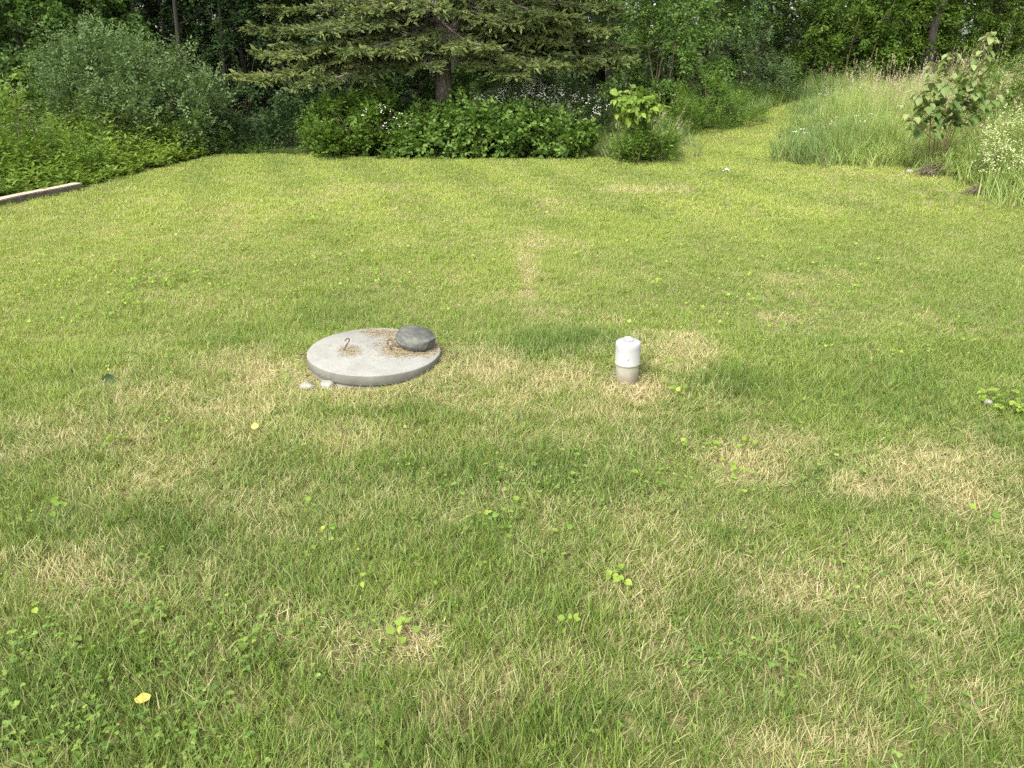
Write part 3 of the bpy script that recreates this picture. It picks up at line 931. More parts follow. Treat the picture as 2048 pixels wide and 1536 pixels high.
lone_leaf('fallen_leaf', 293, 1420, .047, .027, .55, .15, leaf_mat('yellowed_leaf', [(.42, .29, .05), (.52, .38, .08), (.6, .48, .14)], .2, .6), 'fallen golden yellow leaf lying in the clover', 'leaf', .6)
lone_leaf('fallen_leaf', 513, 869, .036, .034, .7, .2, leaf_mat('pale_yellow_leaf', [(.36, .34, .09), (.46, .43, .13)], .25, .6), 'fallen pale yellow round leaf in the dry grass before the lid', 'leaf', .5)
lone_leaf('fallen_leaf', 221, 768, .065, .06, 1.0, .3, M['darkleaf'], 'fallen dark green leaf standing on edge in the lawn left of the lid', 'leaf', .0, .03)
M['scrap'] = simple_mat('white_scrap', (.6, .6, .57), (.78, .78, .75), 15, .7)


def scrap(u, v, size, seed, label, dz=.03):
    r = np.random.default_rng(seed); n = 7
    V = []
    for i in range(n):
        for j in range(n):
            V.append(((i / (n - 1) - .5) * size[0] + r.normal(0, .004), (j / (n - 1) - .5) * size[1] + r.normal(0, .004), r.normal(0, .18) * size[1] + size[2] * (1 - ((i - 3) / 3) ** 2)))
    F = [(i * n + j, (i + 1) * n + j, (i + 1) * n + j + 1, i * n + j + 1) for i in range(n - 1) for j in range(n - 1)]
    o = obj('paper_scrap', np_mesh('paper_scrap', np.array(V), [np.array(F)], M['scrap'], None, True)); o.location = G(u, v) + Vector((0, 0, dz))
    return tag(o, label, 'scrap')


scrap(1452, 346, (.09, .05, .03), 1, 'small crumpled white scrap lying alone on the far lawn')
st = obj('pale_stone', stone('pale_stone', (.05, .04, .03), 61, M['palestone'], 6, 4, .02)); st.location = G(1818, 346) + Vector((0, 0, .02))
tag(st, 'small pale stone at the lawn edge beside a heap of dead grass', 'stone')
st = obj('pale_stone', stone('pale_stone', (.022, .015, .014), 62, M['palestone'], 6, 4, .02)); st.location = G(1972, 818) + Vector((0, 0, .04))
tag(st, 'small pale stone in the lawn beside a leafy weed at the right edge', 'stone')


M['deadgrass'] = simple_mat('dead_grass_stalks', (.09, .08, .045), (.22, .19, .115), 9, .95)


def heap(u, v, w, h, n, seed, label):
    r = np.random.default_rng(seed); g = G(u, v); t = Tubes()
    for i in range(n):
        a = r.random() * 6.28; q = math.sqrt(r.random()); c = Vector((math.cos(a) * q * w * .5, math.sin(a) * q * w * .35, h * (1 - q * q) * r.random()))
        az = r.normal(.3, .8); L = r.uniform(.10, .26); e = Vector((math.cos(az), math.sin(az), r.normal(0, .25))) * L
        t.add([c - e * .5, c + Vector((0, 0, r.uniform(0, .05))), c + e * .5], [.004, .005, .002], 3, False)
    o = obj('dead_grass_heap', t.mesh('dead_grass_heap', M['deadgrass'])); o.location = g
    return tag(o, label, 'grass heap')


heap(1868, 350, .36, .15, 260, 5, 'grey-brown heap of dead grass at the edge of the tall meadow')
heap(1962, 388, .32, .09, 110, 6, 'low flattened heap of dead stalks under the tall grass, nearer the frame edge')


def lawn_plant(u, v, w, n, lsz, seed, label, mat, h=.07):
    r = np.random.default_rng(seed); g = G(u, v)
    root = thing('lawn_weed', g, label, 'weed', 'leafy weeds standing in the lawn')
    t = Tubes(); C = []; D = []; NN = []; L = []; W = []; T = []
    for i in range(n):
        a = r.random() * 6.28; q = w * .5 * math.sqrt(r.random()); z = h * r.uniform(.5, 1)
        e = np.array([math.cos(a) * q, math.sin(a) * q, z])
        t.add([(e[0] * .5, e[1] * .5, 0), (e[0] * .8, e[1] * .8, z * .6), tuple(e)], [.0016, .0013, .001], 4, False)
        for j in range(3):
            aa = a + (j - 1) * 1.1 + r.normal(0, .2)
            C.append(e); D.append((math.cos(aa), math.sin(aa), r.normal(.05, .25))); NN.append((r.normal(0, .3), r.normal(0, .3), 1)); s = lsz * r.uniform(.6, 1.2); L.append(s); W.append(s * .75); T.append(r.random())
    obj('foliage', leaf_mesh('foliage', np.array(C), np.array(D), np.array(NN), np.array(L), np.array(W), np.array(T), mat, 'hex'), root)
    obj('stem', t.mesh('stem', M['stem']), root)


lawn_plant(2012, 818, .26, 26, .035, 4, 'patch of yellow-green leafy weed in the lawn beside a small pale stone', M['seedling'])
lawn_plant(1240, 1168, .07, 5, .03, 5, 'small bright weed with lobed leaves in the middle of the brownish lawn', M['seedling'], .05)
# ------------------------------------------------------------------ vegetation builders
def lobe(u, v, ru, rv, Y, dep):
    c = P(u, v, Y); dist = (c - Vector((0, 0, CAMH))).length
    return (c.x, c.y, c.z, ru / FPX * dist, dep, rv / FPX * dist)


def leaf_cloud(name, mat, lobes, n, k, slen, lsize, asp, rng, mix=(1, .4, .5), droop=.15, jit=.35, shape='rhomb', shell=(.62, 1.06), rough=.22, parent=None, tint=(.1, .8), base=0., origin=(0, 0, 0), fold=.18, clump=.2):
    """Foliage made of leafy twigs through the outer volume of a set of lobes."""
    p_, d_ = lobe_points(lobes, n, rng, shell, rough, base=base, clump=clump)
    A = d_ * mix[0] + np.array([0, 0, 1.]) * mix[1] + rng.normal(0, 1, d_.shape) * mix[2]
    C, D, Nn, L, W, T = sprays(p_ - nrm(A) * slen * .6, A, k, slen, lsize, asp, rng, droop, jit, tint)
    keep = C[:, 2] > base + .005
    C = C - np.array(origin)
    return obj(name, leaf_mesh(name, C[keep], D[keep], Nn[keep], L[keep], W[keep], T[keep], mat, shape, fold), parent)


def stems(root, lobes, base, n, r0, rng, mat, spread=.25):
    """A few stems from the base up into the lobes, each one part."""
    b = Vector(base)
    for i in range(n):
        l = lobes[rng.integers(0, len(lobes))]
        tip = Vector((l[0] + rng.normal(0, .3) * l[3], l[1] + rng.normal(0, .3) * l[4], l[2] + rng.uniform(0, .7) * l[5])) - b
        s0 = Vector((tip.x * .35 + rng.normal(0, spread * .4), tip.y * .35 + rng.normal(0, spread * .3), -.03))
        m = (s0 + tip) / 2 + Vector((rng.normal(0, .06), rng.normal(0, .06), .1 * tip.z))
        t = Tubes(); q = [s0, s0 * .6 + m * .4, m, m * .4 + tip * .6, tip]
        t.add(q, [r0, r0 * .85, r0 * .65, r0 * .45, r0 * .2], 6)
        for j in range(3):
            a = q[2 + j % 3]; e = a + Vector((rng.normal(0, .25), rng.normal(0, .25), rng.uniform(.05, .3))) * max(.6, l[5])
            t.add([a, (a + e) / 2 + Vector((0, 0, .03)), e], [r0 * .4, r0 * .3, r0 * .12], 5)
        obj('stem', t.mesh('stem', mat), root)


def shrub(name, label, cat, lobes, n, k, slen, lsize, asp, mat, seed, group=None, nst=5, r0=.014, flowers=None, stem_mat=None, **kw):
    rng = np.random.default_rng(seed)
    la = np.array(lobes)
    cx, cy = float(np.mean(la[:, 0])), float(np.mean(la[:, 1]))
    cz = float(ground_z(cx, cy))
    root = thing(name, (cx, cy, cz), label, cat, group)
    leaf_cloud('foliage', mat, lobes, n, k, slen, lsize, asp, rng, parent=root, base=cz, origin=(cx, cy, cz), **kw)
    if nst: stems(root, lobes, (cx, cy, cz), nst, r0, rng, stem_mat or M['stem'])
    if flowers:
        fl, fn, fs, fm = flowers
        p_, d_ = lobe_points(fl, fn, rng, (.92, 1.1), .2, base=cz)
        kk = 5
        c = np.repeat(p_, kk, 0) - np.array((cx, cy, cz)) + rng.normal(0, fs * .9, (len(p_) * kk, 3))
        D = rng.normal(0, 1, c.shape); D[:, 2] *= .35
        obj('blossom', leaf_mesh('blossom', c, D, np.repeat(d_, kk, 0) + np.array([0, -.3, .7]) + rng.normal(0, .3, c.shape), np.full(len(c), fs), np.full(len(c), fs * .8), rng.random(len(c)), fm, 'rhomb', .05), root)
    return root


# ------------------------------------------------------------------ spruce
def spruce():
    rng = np.random.default_rng(5)
    YS = 14.6
    base = P(887, 262, YS); base.z = 0.
    top = 14.0
    root = thing('spruce_tree', base, 'tall spruce with drooping boughs and bare brown inner twigs over the shrubs', 'tree')
    t = Tubes()
    zs = np.linspace(-.1, top, 26)
    t.add([(.03 * math.sin(z * 1.3), .03 * math.cos(z), z) for z in zs], [max(.012, .155 * (1 - z / top) ** .8 + .03 * math.exp(-max(z, 0) * 3)) for z in zs], 14)
    obj('trunk', t.mesh('trunk', M['bark']), root)

    def bough(tip, h0, fine=1.0):
        """A bough from the trunk at height h0 to tip (local coordinates)."""
        st = Vector((0, 0, h0)); tip = Vector(tip)
        L = (Vector((tip.x, tip.y, 0))).length
        out = Vector((tip.x, tip.y, 0)).normalized(); side = Vector((-out.y, out.x, 0))
        sag = -.045 * L
        bend = rng.normal(0, .12) * L

        def at(s):
            return st.lerp(tip, s) + Vector((0, 0, sag * 4 * s * (1 - s) * (.5 + .8 * s))) + side * (bend * s * (1 - s))
        wd = Tubes()
        q = [at(s) for s in np.linspace(0, 1, 9)]
        wd.add(q, [.028 * (1 - .85 * s) for s in np.linspace(0, 1, 9)], 6)
        C = []; D = []
        ns = int(L / .105 * fine)
        for i in range(ns):
            s = .10 + .9 * (i + rng.random() * .8) / ns
            if s > 1: continue
            p0 = at(s); fw = (at(min(1, s + .03)) - at(max(0, s - .03))).normalized()
            for sd in (-1, 1):
                if rng.random() < .12: continue
                l2 = L * (.30 * (1 - s) ** .75 * (.55 + .45 * min(1, s * 3))) + .16
                l2 *= rng.uniform(.55, 1.15)
                ang = math.radians(rng.uniform(42, 68))
                d2 = (fw * math.cos(ang) + side * sd * math.sin(ang) + Vector((0, 0, rng.normal(-.10, .10)))).normalized()
                e = p0 + d2 * l2 + Vector((0, 0, -.10 * l2 * l2))
                m = p0.lerp(e, .55) + Vector((0, 0, .03 * l2))
                wd.add([p0, m, e], [.0075, .005, .002], 3, False)
                nt_ = int(l2 / .05 * fine) + 2
                for j in range(nt_):
                    s2 = (j + rng.random()) / nt_
                    green = (s * .75 + s2 * .7) > rng.normal(.64, .16)
                    pp = (p0.lerp(m, s2 / .55) if s2 < .55 else m.lerp(e, (s2 - .55) / .45))
                    for sg in (-1, 1):
                        a3 = math.radians(rng.uniform(30, 60))
                        lat = d2.cross(Vector((0, 0, 1))).normalized() * sg
                        d3 = (d2 * math.cos(a3) + lat * math.sin(a3) + Vector((0, 0, rng.normal(-.05, .28)))).normalized()
                        if green:
                            C.append(pp[:]); D.append(d3[:])
                            if rng.random() < .9:
                                C.append((pp + d3 * .07)[:]); D.append((d3 + Vector((rng.normal(0, .35), rng.normal(0, .35), rng.normal(.05, .3))))[:])
                        elif rng.random() < .75:
                            l3 = rng.uniform(.10, .26)
                            wd.add([pp, pp + d3 * l3 + Vector((0, 0, -.25 * l3))], [.0045, .002], 3, False)
                if rng.random() < .9:
                    C.append(e[:]); D.append(d2[:])
        for i in range(5): C.append(at(.93 + .016 * i)[:]); D.append(out[:])
        b = obj('bough', wd.mesh('bough', M['twig']), root)
        C = np.array(C); D = nrm(np.array(D)); n = len(C)
        # each shoot: two crossed blades of needles
        Nn = np.tile(np.array([0, 0, 1.]), (n, 1)) + rng.normal(0, .45, (n, 3))
        N2 = np.cross(D, Nn)
        L_ = rng.uniform(.075, .15, n); W_ = rng.uniform(.030, .058, n)
        tint = np.clip(rng.normal(.42, .25, n) + rng.normal(0, .12), 0, 1)
        obj('needles', leaf_mesh('needles', np.concatenate([C, C]), np.concatenate([D, D]), np.concatenate([Nn, N2]), np.concatenate([L_, L_]), np.concatenate([W_, W_ * .8]),
                                 np.concatenate([tint, tint]), M['needle'], 'rhomb', .1), b)

    # boughs whose tips the photo shows: pixel of the tip, distance, height on the trunk
    seen = [(466, 150, 13.9, 1.95), (516, 106, 14.4, 2.25), (508, 58, 14.9, 2.55), (545, 20, 14.6, 2.85), (600, 168, 13.3, 1.85), (690, 100, 13.0, 2.1),
            (780, 104, 13.1, 2.0), (660, 58, 13.2, 2.6), (845, 135, 13.4, 1.9), (985, 92, 13.0, 2.1), (1050, 150, 13.2, 1.85), (1115, 130, 13.1, 1.95),
            (1180, 128, 13.9, 1.95), (1265, 118, 13.9, 2.05), (1275, 92, 14.6, 2.3), (1222, 58, 14.2, 2.55), (1150, 35, 13.4, 2.8), (1040, 45, 13.5, 2.6), (720, 18, 13.4, 2.9),
            (1240, 12, 14.6, 2.9), (1200, 90, 15.8, 2.2), (560, 90, 15.8, 2.2), (860, 20, 13.2, 2.9), (620, 128, 14.3, 2.1), (740, 62, 14.0, 2.55), (1130, 85, 14.0, 2.3), (960, 40, 14.0, 2.75), (580, 60, 14.0, 2.6)]
    for (u, v, Yb, h0) in seen:
        tip = P(u, v, Yb) - base
        bough(tip, h0)
    for i in range(34):
        h0 = 3.2 + 10.3 * (i / 34) ** 1.05
        az = i * 2.399 + rng.normal(0, .2)
        L = 3.5 * (1 - (h0 - 2) / 13.5) * rng.uniform(.85, 1.1) + .3
        bough((math.cos(az) * L, math.sin(az) * L, h0 - .12 * L + rng.normal(0, .1)), h0, .42 if h0 > 3.8 else .7)


spruce()

# ------------------------------------------------------------------ shrubs under and beside the spruce
shrub('leafy_shrub', 'bright green leafy shrub at the lawn edge under the left boughs of the spruce', 'shrub',
      [lobe(700, 262, 66, 50, 13.6, .6), lobe(655, 285, 36, 32, 13.3, .45), lobe(760, 255, 55, 52, 13.7, .6), lobe(690, 225, 36, 26, 13.7, .4), lobe(800, 285, 45, 32, 13.5, .5), lobe(735, 212, 22, 18, 13.8, .3)],
      1500, 9, .26, .085, .55, M['viburnum'], 101, flowers=([lobe(775, 235, 35, 22, 13.3, .3)], 26, .022, M['petal']), mix=(1, .5, .6))
shrub('bramble_thicket', 'wide thicket of broad-leaved brambles in front of the spruce trunk', 'bush',
      [lobe(862, 282, 46, 34, 13.5, .5), lobe(930, 264, 44, 48, 13.7, .5), lobe(992, 280, 50, 36, 13.4, .5), lobe(1052, 266, 44, 46, 13.7, .5), lobe(1122, 285, 40, 32, 13.4, .5), lobe(905, 236, 30, 18, 13.8, .3), lobe(830, 246, 22, 18, 13.7, .3), lobe(985, 240, 30, 18, 13.7, .3), lobe(1040, 246, 22, 14, 13.6, .3), lobe(1105, 250, 26, 18, 13.6, .3)],
      2500, 8, .26, .086, .72, M['grape'], 102, nst=8, shape='hex', mix=(1, .35, .6), droop=.3, tint=(.1, 1), clump=.28, rough=.35, flowers=None)
shrub('bramble_spray', 'arching spray of broad leaves at the right end of the bramble thicket', 'bush',
      [lobe(1165, 268, 20, 12, 13.2, .25), lobe(1150, 290, 20, 22, 13.2, .3)], 120, 6, .2, .11, .75, M['grape'], 103, nst=2, shape='hex', droop=.3)
shrub('flowering_shrub', 'shrub covered in white blossom right of the spruce trunk', 'shrub',
      [lobe(1050, 206, 62, 34, 14.4, .6), lobe(985, 220, 36, 26, 14.4, .5)], 700, 9, .24, .06, .5, M['honeysuckle'], 104,
      flowers=([lobe(1055, 203, 58, 32, 14.3, .6), lobe(985, 216, 34, 24, 14.3, .5)], 700, .036, M['petal']))
shrub('flowering_shrub', 'grey-green shrub with sparse white blossom left of the young sapling', 'shrub',
      [lobe(1150, 215, 42, 38, 15.2, .7), lobe(1185, 240, 24, 26, 15.0, .4)], 650, 9, .24, .055, .5, M['honeysuckle'], 105,
      flowers=([lobe(1165, 210, 36, 36, 14.7, .6)], 110, .03, M['petal']))
shrub('leafy_shrub', 'mid green leafy shrub directly behind the spruce trunk', 'shrub',
      [lobe(940, 190, 60, 46, 16.2, .8), lobe(860, 205, 40, 36, 16.0, .6), lobe(1000, 170, 40, 36, 16.4, .6)], 800, 9, .28, .09, .5, M['maple'], 106, mix=(1, .1, .5), droop=.4)
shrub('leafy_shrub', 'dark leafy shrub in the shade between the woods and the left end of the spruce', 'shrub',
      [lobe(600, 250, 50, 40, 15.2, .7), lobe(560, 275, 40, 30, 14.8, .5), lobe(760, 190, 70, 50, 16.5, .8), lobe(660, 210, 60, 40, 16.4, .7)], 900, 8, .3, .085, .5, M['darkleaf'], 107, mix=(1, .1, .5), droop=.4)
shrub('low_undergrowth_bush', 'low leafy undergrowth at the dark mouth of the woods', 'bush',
      [lobe(470, 296, 50, 16, 14.4, .5), lobe(540, 300, 60, 12, 14.3, .5), lobe(600, 303, 40, 12, 14.2, .4), lobe(460, 275, 34, 28, 15.4, .4), lobe(510, 272, 34, 26, 15.8, .4)], 760, 7, .2, .07, .5, M['darkleaf'], 108, nst=3, r0=.008)  # leaf colour darkened to carry the shade at the mouth of the woods

# ------------------------------------------------------------------ young sapling island
sx_ = G(1290, 322)
root = shrub('young_sapling', 'young sapling with big pale leaves rising from a clump of grass on the lawn', 'sapling',
             [lobe(1268, 196, 36, 13, 12.2, .25), lobe(1290, 212, 26, 12, 12.2, .2), lobe(1262, 222, 20, 12, 12.2, .2)], 85, 6, .18, .135, .55, M['weed'], 110, nst=3, r0=.011, shape='hex', mix=(1, .3, .4), droop=.5, rough=.1, tint=(.5, 1), clump=0)
shrub('leafy_shrub', 'small narrow-leaved shrub growing round the stem of the young sapling', 'shrub',
      [lobe(1272, 276, 24, 30, 12.4, .22), lobe(1300, 266, 22, 34, 12.5, .22), lobe(1256, 295, 18, 20, 12.3, .22), lobe(1315, 288, 20, 22, 12.4, .25)], 380, 8, .2, .085, .3, M['weed'], 111, nst=5, r0=.008, mix=(.6, 1., .4), tint=(0, .6))

# ------------------------------------------------------------------ shrubs along the right of the mown path
shrub('elder_bush', 'bright green elder bush behind the sapling at the edge of the woods', 'bush',
      [lobe(1340, 120, 90, 90, 18.5, 1.2), lobe(1260, 190, 60, 55, 18.0, .9), lobe(1400, 190, 60, 60, 17.8, .9), lobe(1330, 40, 110, 50, 19.0, 1.2)], 1900, 9, .4, .11, .42, M['maple'], 120, nst=6, r0=.025, mix=(1, .05, .5), droop=.35, tint=(.2, 1))
shrub('goldenrod_bush', 'low mixed bush at the edge of the mown path right of the sapling', 'bush',
      [lobe(1385, 235, 45, 28, 16.4, .5), lobe(1440, 222, 50, 32, 16.8, .6), lobe(1400, 190, 36, 36, 17.0, .5), lobe(1485, 222, 28, 22, 17.4, .5), lobe(1350, 225, 26, 24, 16.2, .4)], 1150, 8, .22, .06, .4, M['weed'], 121, nst=6, r0=.008, mix=(.7, .8, .5), tint=(0, .5))
shrub('honeysuckle_bush', 'grey-green rounded bush beside the mown path at the edge of the woods', 'bush',
      [lobe(1525, 145, 52, 40, 21.5, 1.0), lobe(1480, 120, 46, 50, 21.0, 1.0), lobe(1560, 175, 28, 26, 21.5, .6)], 1000, 9, .3, .07, .5, M['honeysuckle'], 122, nst=5, r0=.02)
shrub('roadside_brush', 'low green brush where the mown path meets the woods', 'bush',
      [lobe(1520, 200, 40, 16, 21.0, .6), lobe(1580, 190, 40, 16, 24.0, .7), lobe(1640, 178, 40, 14, 27.0, .8), lobe(1470, 205, 30, 18, 19.5, .5)], 800, 7, .25, .07, .4, M['weed'], 123, nst=3, r0=.008, mix=(.6, .9, .5), tint=(0, .55))

# ------------------------------------------------------------------ left edge
shrub('honeysuckle_bush', 'large grey-green bush spreading over the left edge of the lawn', 'bush',
      [lobe(260, 190, 110, 90, 14.2, 1.1), lobe(350, 225, 70, 70, 13.8, .9), lobe(190, 130, 80, 60, 14.6, 1.0), lobe(395, 232, 42, 46, 13.7, .7), lobe(150, 230, 80, 70, 13.4, .9), lobe(240, 255, 90, 50, 13.2, .7), lobe(305, 135, 44, 30, 14.4, .7)],
      3700, 10, .30, .072, .5, M['honeysuckle'], 130, nst=9, r0=.022, mix=(1, .25, .5), tint=(.05, .95), clump=.34)
shrub('leafy_shrub', 'yellow-green arching shrub at the left edge of the frame', 'shrub',
      [lobe(40, 260, 60, 45, 10.9, .5), lobe(95, 295, 50, 30, 10.8, .4), lobe(-30, 250, 60, 60, 10.9, .6), lobe(30, 215, 40, 22, 11.0, .4)], 620, 10, .3, .075, .28, M['weed'], 131, nst=5, r0=.01, mix=(.7, .8, .4), droop=.35)
shrub('leafy_shrub', 'low yellow-green shrub under the large grey-green bush at its right foot', 'shrub',
      [lobe(400, 275, 32, 28, 13.6, .4), lobe(360, 285, 36, 22, 13.4, .4)], 330, 8, .22, .065, .42, M['viburnum'], 132, nst=3, r0=.008)
shrub('maple_sapling', 'broad-leaved young maple behind the large bush at the far left', 'sapling',
      [lobe(60, 100, 90, 60, 16.0, 1.0), lobe(180, 40, 90, 50, 16.6, 1.1), lobe(40, 10, 120, 50, 16.2, 1.2), lobe(20, 165, 50, 46, 14.8, .8), lobe(220, 70, 30, 30, 16.0, .5)], 1700, 8, .36, .11, .7, M['maple'], 133, nst=5, r0=.03, mix=(1, 0, .5), droop=.4, tint=(0, .75))
shrub('bright_leafy_spray', 'bright yellow-green leafy branch leaning in at the left edge of the frame', 'shrub',
      [lobe(20, 175, 34, 18, 12.2, .3), lobe(5, 200, 26, 16, 12.2, .3), lobe(60, 172, 18, 8, 12.2, .2)], 90, 8, .25, .10, .6, M['bright'], 134, nst=2, r0=.012, shape='hex', mix=(1, 0, .5), droop=.5)

# weeds along the left lawn edge: many leafy stalks, read as one band
rng = np.random.default_rng(140)


def edge_line(px, n, rng, back):
    pts_ = np.array([tuple(G(u, v))[:2] for u, v in px]); seg = np.linalg.norm(np.diff(pts_, axis=0), axis=1); cum = np.concatenate([[0], np.cumsum(seg)])
    s = rng.random(n) * cum[-1]; i = np.clip(np.searchsorted(cum, s) - 1, 0, len(seg) - 1); f = (s - cum[i]) / seg[i]
    p_ = pts_[i] + (pts_[i + 1] - pts_[i]) * f[:, None]
    t = (pts_[i + 1] - pts_[i]) / seg[i][:, None]
    nn = np.stack([-t[:, 1], t[:, 0]], 1)
    d = rng.random(n) ** 1.2
    return p_ + nn * (d * back)[:, None], d


def stalk_band(name, label, px, n, back, hmin, hmax, k, lsize, asp, mat, rng, tint=(0, 1), lean=.25, top_only=False):
    p_, d = edge_line(px, n, rng, back)
    h = (hmin + (hmax - hmin) * np.clip(d + rng.normal(0, .25, n), 0, 1)) * rng.uniform(.7, 1.15, n) * (.25 + 1.5 * fbm(p_[:, 0], p_[:, 1], .6, 3))
    C0 = np.stack([p_[:, 0], p_[:, 1], ground_z(p_[:, 0], p_[:, 1])], 1)
    A = np.stack([rng.normal(0, lean, n), rng.normal(-.05, lean, n), np.ones(n)], 1)
    A = nrm(A)
    kk = k
    s = (np.arange(kk)[None] + rng.random((n, kk))) / kk
    pos = C0[:, None] + A[:, None] * (s * h[:, None])[..., None]
    az = rng.random((n, 1)) * 6.28 + np.arange(kk)[None] * 2.4 + rng.normal(0, .3, (n, kk))
    D = np.stack([np.cos(az), np.sin(az), rng.normal(.25, .3, az.shape)], -1)
    Nn = np.stack([-np.cos(az) * .4, -np.sin(az) * .4, np.ones_like(az)], -1) + rng.normal(0, .25, D.shape)
    L = lsize * rng.uniform(.6, 1.3, az.shape) * (1.1 - .5 * s)
    T = np.clip((.6 * rng.uniform(*tint, (n, 1)) + .4 * (tint[0] + (tint[1] - tint[0]) * np.clip(2.2 * fbm(p_[:, 0] + 9, p_[:, 1], .9, 2) - .6, 0, 1))[:, None]) + rng.normal(0, .12, az.shape) + .15 * (s - .5), 0, 1)
    f = lambda a: a.reshape(-1, 3)
    o = obj(name, leaf_mesh(name, f(pos), f(D), f(Nn), L.ravel(), (L * asp).ravel(), T.ravel(), mat, 'rhomb', .2))
    return tag(o, label, 'weeds', kind='stuff')


stalk_band('edge_weeds', 'band of yellow-green leafy weeds along the left edge of the lawn', [(420, 310), (300, 338), (158, 376), (0, 402), (-150, 440), (-330, 495)][::-1], 1700, 2.0, .08, .74, 13, .125, .36, M['weed'], rng, (.25, 1))
stalk_band('edge_weeds', 'fringe of weeds at the foot of the brambles and undergrowth', [(420, 309), (620, 309), (800, 315), (1150, 316)], 700, .45, .08, .2, 8, .06, .35, M['maple'], rng, (.1, .8))
stalk_band('edge_weeds', 'fringe of mixed weeds along the far side of the mown path', [(1180, 285), (1186, 268), (1240, 262), (1345, 259), (1500, 236), (1522, 224), (1592, 199)], 900, .8, .12, .45, 9, .07, .25, M['weed'], rng, (0, .6))

# ------------------------------------------------------------------ tall meadow on the right
FIELD_PX = [(1566, 326), (1640, 331), (1800, 335), (1862, 340), (1945, 375), (2060, 418), (2420, 540)]
FIELD = np.array([tuple(G(u, v))[:2] for u, v in FIELD_PX] + [(10.5, 6.5), (14, 12), (13, 24), (9.2, 26)] + [tuple(G(u, v))[:2] for u, v in [(1612, 208), (1596, 250)]])
rng = np.random.default_rng(150)


def seed_head_clump(name, n, rad, h, rng, mat, mat_attr=.2):
    """Dry stalks carrying loose seed heads."""
    C = []; D = []; L = []; W = []; T = []
    for i in range(n):
        a = rng.random() * 6.28; r = rad * rng.random(); base = np.array([r * math.cos(a), r * math.sin(a), 0]); d = nrm(np.array([rng.normal(0, .13), rng.normal(0, .13), 1]))
        hh = h * rng.uniform(.7, 1.1); t = rng.random()
        C.append(base); D.append(d); L.append(hh); W.append(.005); T.append(t)
        for j in range(9):
            c = base + d * hh * (.8 + .2 * j / 9); C.append(c); D.append(d + rng.normal(0, .45, 3)); L.append(.05 * rng.uniform(.6, 1.2)); W.append(.012); T.append(min(1, t + .2))
    n_ = len(C)
    return leaf_mesh(name, np.array(C), np.array(D), rng.normal(0, 1, (n_, 3)), np.array(L), np.array(W), np.array(T), mat, 'rhomb', .05)


M['seedhead'] = leaf_mat('dry_seed_heads', [(.15, .125, .08), (.25, .21, .135), (.36, .32, .2)], .2, .8, .1)
tall_pr = [blade_clump('meadow_tuft', 30, .10, .62, .0115, 5, rng, M['tall'], lean=(.05, .42), bias=.3, flat=.10, flat_len=.7) for _ in range(8)]
head_pr = [seed_head_clump('meadow_tuft', 5, .10, .98, rng, M['seedhead']) for _ in range(4)]
x, y = jitter_grid(2, 15, 5.5, 26, .125, rng)
k = inside(FIELD, x + rng.normal(0, .13, len(x)), y + rng.normal(0, .16, len(x))) & frustum_ok(x, y, 1.5)
x, y = x[k], y[k]; n = len(x)
# distance from the mown edge lets the height build up
ed = np.full(n, 9.)
EP = np.concatenate([FIELD[-2:], FIELD[:7]])
for i in range(8):
    a_, b_ = EP[i], EP[i + 1]; ab = b_ - a_; t_ = np.clip(((x - a_[0]) * ab[0] + (y - a_[1]) * ab[1]) / (ab @ ab), 0, 1)
    ed = np.minimum(ed, np.hypot(x - a_[0] - ab[0] * t_, y - a_[1] - ab[1] * t_))
big = fbm(x, y + 50, 1.3, 3)
hh = (.42 + .46 * smooth(0, 1.1, ed)) * (.35 + 1.3 * big) * rng.uniform(.75, 1.2, n)
u, v = project(x, y, ground_z(x, y))
reed = smooth(1720, 1610, u)
hue = np.clip(.74 - .42 * reed + .7 * (fbm(x + 9, y, .8, 3) - .5), 0, 1)
dry = np.clip(.10 + .28 * smooth(.8, 2.2, ed) * (fbm(x - 7, y, 1.0, 3)) + .10 * rng.random(n), 0, .8)
isH = (rng.random(n) < .02 + .05 * smooth(.8, 2.0, ed))
idx = np.where(isH, len(tall_pr) + rng.integers(0, len(head_pr), n), rng.integers(0, len(tall_pr), n))
hh = np.where(isH, np.maximum(hh, .45) * 1.0, hh)
scatter('tall_grass', 'tall unmown meadow grass with dry seed stalks right of the mown path', 'grass', tall_pr + head_pr, np.stack([x, y, ground_z(x, y)], 1),
        np.stack([rng.normal(0, .14, n), rng.normal(0, .14, n), rng.random(n) * 6.28], 1), np.stack([np.ones(n), np.ones(n), hh], 1), idx, {'dry': dry, 'hue': hue})
# grass round the sapling, drooping outwards
x, y = [], []
for (u_, v_, n_, r_) in ((1285, 318, 110, .46), (1262, 322, 30, .16), (1330, 292, 34, .28)):
    g = G(u_, v_)
    for i in range(n_): x.append(g.x + rng.normal(0, r_ * .55)); y.append(g.y + .1 + rng.normal(0, r_ * .35))
x, y = np.array(x), np.array(y); n = len(x)
isH = rng.random(n) < .10
scatter('long_grass', 'long arching grass round the foot of the young sapling', 'grass', tall_pr + head_pr, np.stack([x, y, ground_z(x, y)], 1),
        np.stack([rng.normal(0, .42, n), rng.normal(0, .42, n), rng.random(n) * 6.28], 1), np.stack([np.full(n, .9), np.full(n, .9), rng.uniform(.45, .95, n)], 1),
        np.where(isH, len(tall_pr) + rng.integers(0, 4, n), rng.integers(0, len(tall_pr), n)), {'dry': np.full(n, .14), 'hue': rng.uniform(.1, .6, n)})
